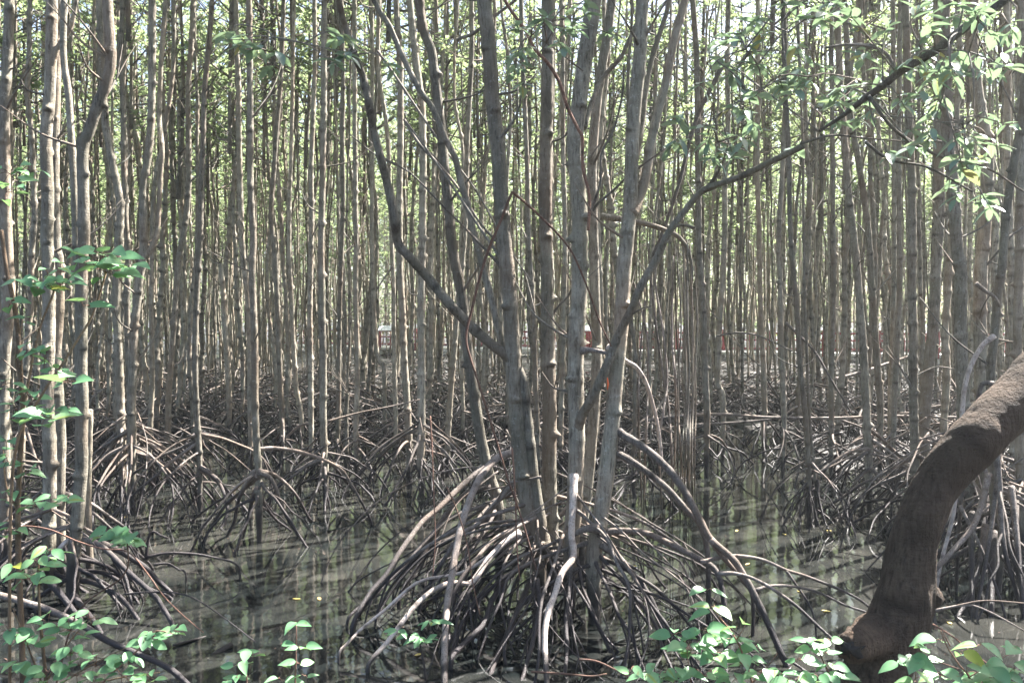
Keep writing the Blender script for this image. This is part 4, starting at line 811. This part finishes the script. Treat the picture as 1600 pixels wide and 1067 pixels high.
def side_words(px, d):
    zs = [(150, 'behind the pale trunks at the left edge'), (330, 'behind the dark crooked stems in left quarter'), (500, 'around the lone water tree at left centre'), (640, 'behind the long curved limb'),
          (760, 'between the long curved limb and middle clump'), (960, 'seen through the gaps of the middle clump'), (1110, 'behind the hanging roots right of the clump'), (1290, 'around the pale smooth stem right of centre'), (1450, 'behind the bow-rooted stem in right third'), (9999, 'behind the thick trunks at right border')]
    return next(wd for lim, wd in zs if px < lim)
traced_base = [(o.location[0], o.location[1]) for o in COL.objects if o.get('category') == 'tree']
placed = list(traced_base); grove = []; far = []; outside = []
rg = random.Random(4)
def tooclose(x, y, dm): return any((x - a) ** 2 + (y - b) ** 2 < dm * dm for a, b in placed)
def water_free(px, d):
    lim = 12.6 if px < 470 else 12.9 if px < 760 else 10.2 if px < 1040 else 17.2 if px < 1230 else 13.0 if px < 1340 else 10.5
    if px < 140: lim = 8.4
    if 330 < px < 480: lim = 14.5
    return d > lim
for it in range(42000):
    y = rg.uniform(7, 62); x = rg.uniform(-.98 * y - 6, .75 * y + 20) if it % 2 else rg.uniform(-.68 * y, .68 * y)
    sB = (x - A[0]) * NV[0] + (y - A[1]) * NV[1]
    if tooclose(x, y, 1.12 if y < 15 else .84 if y < 22 else .95 if y < 34 else 1.05): continue
    q = A - np.array([x, y]); 
    if abs((x - A[0]) * NV[0] + (y - A[1]) * NV[1]) < 1.6 and 0 < (x - A[0]) * U[0] + (y - A[1]) * U[1] < LEN: continue
    px = PW / 2 + F * x / y; inside = -25 < px < 1625
    if inside and not water_free(px, y): continue
    if inside and 14 < y < 47 and (abs(px - 602) < 13 or abs(px - 917) < 10): continue
    if inside and 17 < y and sB * NV[1] < 0 and px > 960 and rg.random() < .42: continue
    placed.append((x, y))
    if inside: grove.append((y, x, px))
    else: outside.append((x, y))
grove.sort(); NIND = 300 - len(traced_base)
near_g, far_g = grove[:NIND], grove[NIND:]
print('GROVE', len(grove), 'outside', len(outside), 'limit depth', near_g[-1][0])
Dmid = near_g[len(near_g) // 2][0]
ANCH = [(75, 'the knobbly pale trunk'), (127, 'the elbowed trunk'), (185, 'the dark crooked stem'), (215, 'the J-shaped stem'), (310, 'the knotty reddish stem'), (397, 'the lone water tree'), (505, 'the straight pole-like stem'), (558, 'the slim sunlit stem'),
        (632, 'the dark-collared stem'), (730, 'the leaning clump stem'), (855, 'the scarred clump stem'), (965, 'the brownish clump stem'), (1075, 'the hanging aerial roots'), (1125, 'the bent-footed slim stem'), (1188, 'the stem by the red railing'), (1245, 'the pale smooth stem'), (1345, 'the bow-rooted stem'), (1427, 'the even grey stem'), (1500, 'the thick pale trunk'), (1555, 'the curving dark trunk')]
ORD = 'first second third fourth fifth sixth seventh eighth ninth tenth eleventh twelfth thirteenth fourteenth fifteenth sixteenth seventeenth eighteenth nineteenth twentieth'.split()
def row_of(y): return 'near' if y < 15 else 'middle' if y < Dmid + 1 else 'far'
LAB = {}; cnt = {}
for k, (y, x, px) in sorted(enumerate(near_g), key=lambda q: q[1][2]):
    anc = [a for a in ANCH if a[0] <= px]; key = (row_of(y), anc[-1][1] if anc else None); cnt[key] = cnt.get(key, 0) + 1
    LAB[k] = (ORD[cnt[key] - 1] + ' ' + key[0] + '-row grey stem rightward from ' + key[1] + ', behind it') if anc else ORD[cnt[key] - 1] + ' ' + key[0] + '-row grey stem from the left border, before the knobbly pale trunk'
for k, (y, x, px) in enumerate(near_g):
    z0 = float(zg(x, y)); s = rg.uniform(.58, 1.0)
    depth = 'nearer slim grey stems' if y < 16 else 'middle rows of slim stems' if y < Dmid + 3 else 'farther rows of thin stems'
    one = 'slim grey stem in the nearer rows ' if y < 16 else 'thin stem in the middle rows ' if y < Dmid + 3 else 'very thin stem in the farther rows '
    T = empty('mangrove_tree', (x, y, 0), LAB[k], 'tree', depth + ' ' + side_words(px, y))
    T.rotation_euler = (rg.uniform(-.035, .035), rg.uniform(-.035, .035), rg.random() * 6.28); me, tip = TM[rg.randrange(len(TM))]
    o = link('trunk', me, None, T); sz = rg.uniform(.9, 1.12); o.scale = (s, s, sz); o.location = (0, 0, min(0, z0))
    cs = rg.uniform(.85, 1.1) if y < 14 else rg.uniform(.95, 1.3) ; put_crown(T, (tip[0] * s, tip[1] * s, tip[2] * sz - .3), s=cs)
    nr_ = 9 if y < 15 else 7 if y < 20 else 5 if y < 25 else 0
    for q in range(nr_):
        o = link('stilt_root', RP[rg.randrange(len(RP))], None, T); o.rotation_euler = (0, 0, rg.random() * 6.28); v = rg.uniform(.75, 1.15); o.scale = (v, v, rg.uniform(.55, 1.0)); o.location = (0, 0, max(-.1, z0))

# the rest of the forest, and the woods to both sides that shade the water, as single masses
lowT = [trunk_proto(400 + k, 9.8, [.036, .042, .05][k % 3], 5, .30, .10) for k in range(8)]
def mass(name, label, spots, crowns, crown_p=1.0):
    mb = MB()
    for (x, y) in spots:
        t_, tip = lowT[rg.randrange(8)]; a = rg.random() * 6.28; ca, sa = math.cos(a), math.sin(a); M = np.array([[ca, -sa, 0], [sa, ca, 0], [0, 0, 1]]); s = rg.uniform(.75, 1.05)
        M2 = M * s; mb.merge(t_, M2, (x, y, 0)); tp = M2 @ tip + [x, y, 0]
        if rg.random() < crown_p and not in_gap(tp[0], tp[1], tp[2] - 1.2, .6): mb.merge(crowns[rg.randrange(len(crowns))], M * rg.uniform(.75, 1.1), tp - [0, 0, .3], m=1)
    v, f, m, a = mb.arrays()
    me = mb.mesh(name, [M_BARK, M_TWIG, M_LEAF]); o = bpy.data.objects.new(name, me); COL.objects.link(o); tag(o, label, kind='stuff'); return o
mass('distant_forest', 'far thin trunks and pale green foliage closing the view', [(x, y) for y, x, px in far_g], FARCROWN_MB, .7)
oc = [p for p in outside if p[1] < 34 and p[0] < 24 and p[0] > -20and vn(p[0] + 90, p[1] + 90, 2.6, 55) > .42]
mass('surrounding_forest', 'mangroves beyond both sides of the view', oc, FARCROWN_MB)
# leafy forest edge far behind
def foliage_wall(name, label, n, y0, y1, zlo, zhi):
    rs = np.random.RandomState(9); K = n // 9; yy = rs.uniform(y0, y1, K); xx = rs.uniform(-.85, .85, K) * yy
    zz = zlo + (zhi - zlo) * rs.rand(K) ** .75; dens = vn(xx + 200, zz * 1.5 + 50, 2.2, 31) + .5 * vn(xx + 200, zz + 50, 6, 32); ok = dens > .28 - .25 * (zz - zlo) / (zhi - zlo) + .1
    c = np.stack([xx, yy, zz], 1)[ok]; P = np.repeat(c, 9, 0) + rs.normal(0, .28, (len(c) * 9, 3)); D = rs.normal(0, 1, P.shape); D[:, 2] *= .6; Nn = rs.normal(0, .6, P.shape) + [0, 0, 1]
    mb = MB(); quads(mb, P, D, Nn, .26 * rs.uniform(.7, 1.3, len(P)), .14, 0, rs.rand(len(P)))
    o = link(name, mb, M_LEAF); tag(o, label, kind='stuff')
foliage_wall('far_foliage', 'pale green leaf masses of the far forest edge', 330000, 50, 92, .3, 20)

# tangle of roots over the forest floor, too many to count
tb = MB(); rt = np.random.RandomState(77); protos = [arch((0, 0, rt.uniform(.25, .95)), 0, rt.uniform(.5, 1.5), .011, rt.uniform(.05, .8), -.1, 800 + k, .6, sides=4, step=.22) for k in range(24)]
arr = [p.arrays() for p in protos]
def tangle(n, y0, y1, sc_=1.0):
    c = 0
    while c < n:
        y = rt.uniform(y0, y1); x = rt.uniform(-.68, .68) * y; px = PW / 2 + F * x / y
        if not water_free(px, y - .9): continue
        v, f, m, a = arr[rt.randint(24)]; an = rt.rand() * 6.28; ca, sa = math.cos(an), math.sin(an); s = rt.uniform(.6, 1.15) * sc_
        vv = np.stack([v[:, 0] * ca - v[:, 1] * sa, v[:, 0] * sa + v[:, 1] * ca, v[:, 2]], 1) * [s, s, s * rt.uniform(.35, .85)] + [x, y, 0]
        tb.v.append(vv); tb.f.append(f + tb.n); tb.m.append(m); tb.a.append(a); tb.n += len(v); c += 1
tangle(1500, 10.5, 20); tangle(2200, 18, 32, 1.1); tangle(900, 32, 50, 1.3)
tag(link('root_thicket', tb, M_ROOT), 'dense tangle of stilt roots over the far mud', kind='stuff')
# fallen twigs bristling from the mud
tw = MB()
for k in range(1500):
    y = rt.uniform(10.8, 34); x = rt.uniform(-.66, .66) * y; px = PW / 2 + F * x / y
    if not water_free(px, y - .5): continue
    z = max(0, float(zg(x, y))); a = rt.rand() * 6.28; ln = rt.uniform(.3, 1.4); el = rt.uniform(-.05, .75)
    p = np.array([x, y, z + rt.uniform(.0, .25)]); e = p + ln * np.array([math.cos(a) * math.cos(el), math.sin(a) * math.cos(el), math.sin(el)])
    tube(tw, [p, (p + e) / 2 + [rt.uniform(-.05, .05), 0, rt.uniform(-.02, .08)], e], [.009, .007, .003], 4, .4, seed=k)
tag(link('twig_litter', tw, M_ROOT), 'broken twigs and dead sticks littering the mud', kind='stuff')

# floating leaves
fl = [(465,785),(190,808),(500,937),(470,935),(1222,833),(1290,828),(1245,922),(1298,955),(1480,970),(985,884),(1165,882),(1150,830),(660,1020)]
FLL = ['yellow leaf afloat below the straight pole-like stem', 'orange leaf afloat right of the elbowed trunk foot', 'yellow leaf afloat in the open left water, right one of two', 'yellow leaf afloat in the open left water, left one of two',
       'yellow leaf afloat above left end of the level arching root tips', 'brown yellow leaf afloat near the right-hand root fan', 'yellow leaf afloat under the forked arching root', 'yellow leaf afloat close to the leaning trunk, left of it', 'yellow leaf afloat right of the leaning trunk',
       'yellow leaf afloat just right of the brownish stem foot', 'yellow leaf afloat beside the outermost arching root', 'yellow leaf afloat midway in the right-hand channel', 'yellow leaf afloat beside the rosette seedling']
for k, (px, py) in enumerate(fl):
    c = ground(px, py, .004); mb = MB(); a = R.random() * 6.28
    leaf(mb, (0, 0, 0), (math.cos(a), math.sin(a), 0), (0, 0, 1), .065, .03, 'ellipse', -.06, .15, 0, R.random(), 7)
    o = link('fallen_leaf', mb, M_LITTER); o.location = tuple(c); tag(o, FLL[k], 'leaf', 'yellow leaves floating on the water')

def haze():
    m = bpy.data.materials.new('haze_air'); m.use_nodes = True; t = m.node_tree; t.nodes.remove(t.nodes['Principled BSDF'])
    v = N(t, 'ShaderNodeVolumePrincipled'); v.inputs['Color'].default_value = (.88, .94, .96, 1); v.inputs['Density'].default_value = .0010; v.inputs['Anisotropy'].default_value = .35
    t.links.new(v.outputs[0], t.nodes['Material Output'].inputs['Volume'])
    mb = MB(); box(mb, (0, 45, 10.5), (220, 130, 24)); tag(link('haze', mb, m, smooth=False), 'thin bright haze hanging between the farther trunks', kind='stuff')
haze()

lt = MB(); rs = np.random.RandomState(12); n = 900; yy = rs.uniform(5.0, 16, n); xx = rs.uniform(-.62, .62, n) * yy; k = (vn(xx + 40, yy, .9, 71) > .52); yy, xx = yy[k], xx[k]; n = len(xx)
a = rs.rand(n) * 6.28; quads(lt, np.stack([xx, yy, np.full(n, .006)], 1), np.stack([np.cos(a), np.sin(a), 0 * a], 1), np.tile([0, 0, 1.0], (n, 1)), rs.uniform(.012, .05, n), rs.uniform(.004, .014, n), 0, rs.rand(n))
tag(link('floating_litter', lt, M_VINE), 'specks of bark and leaf litter afloat on the water', kind='stuff')
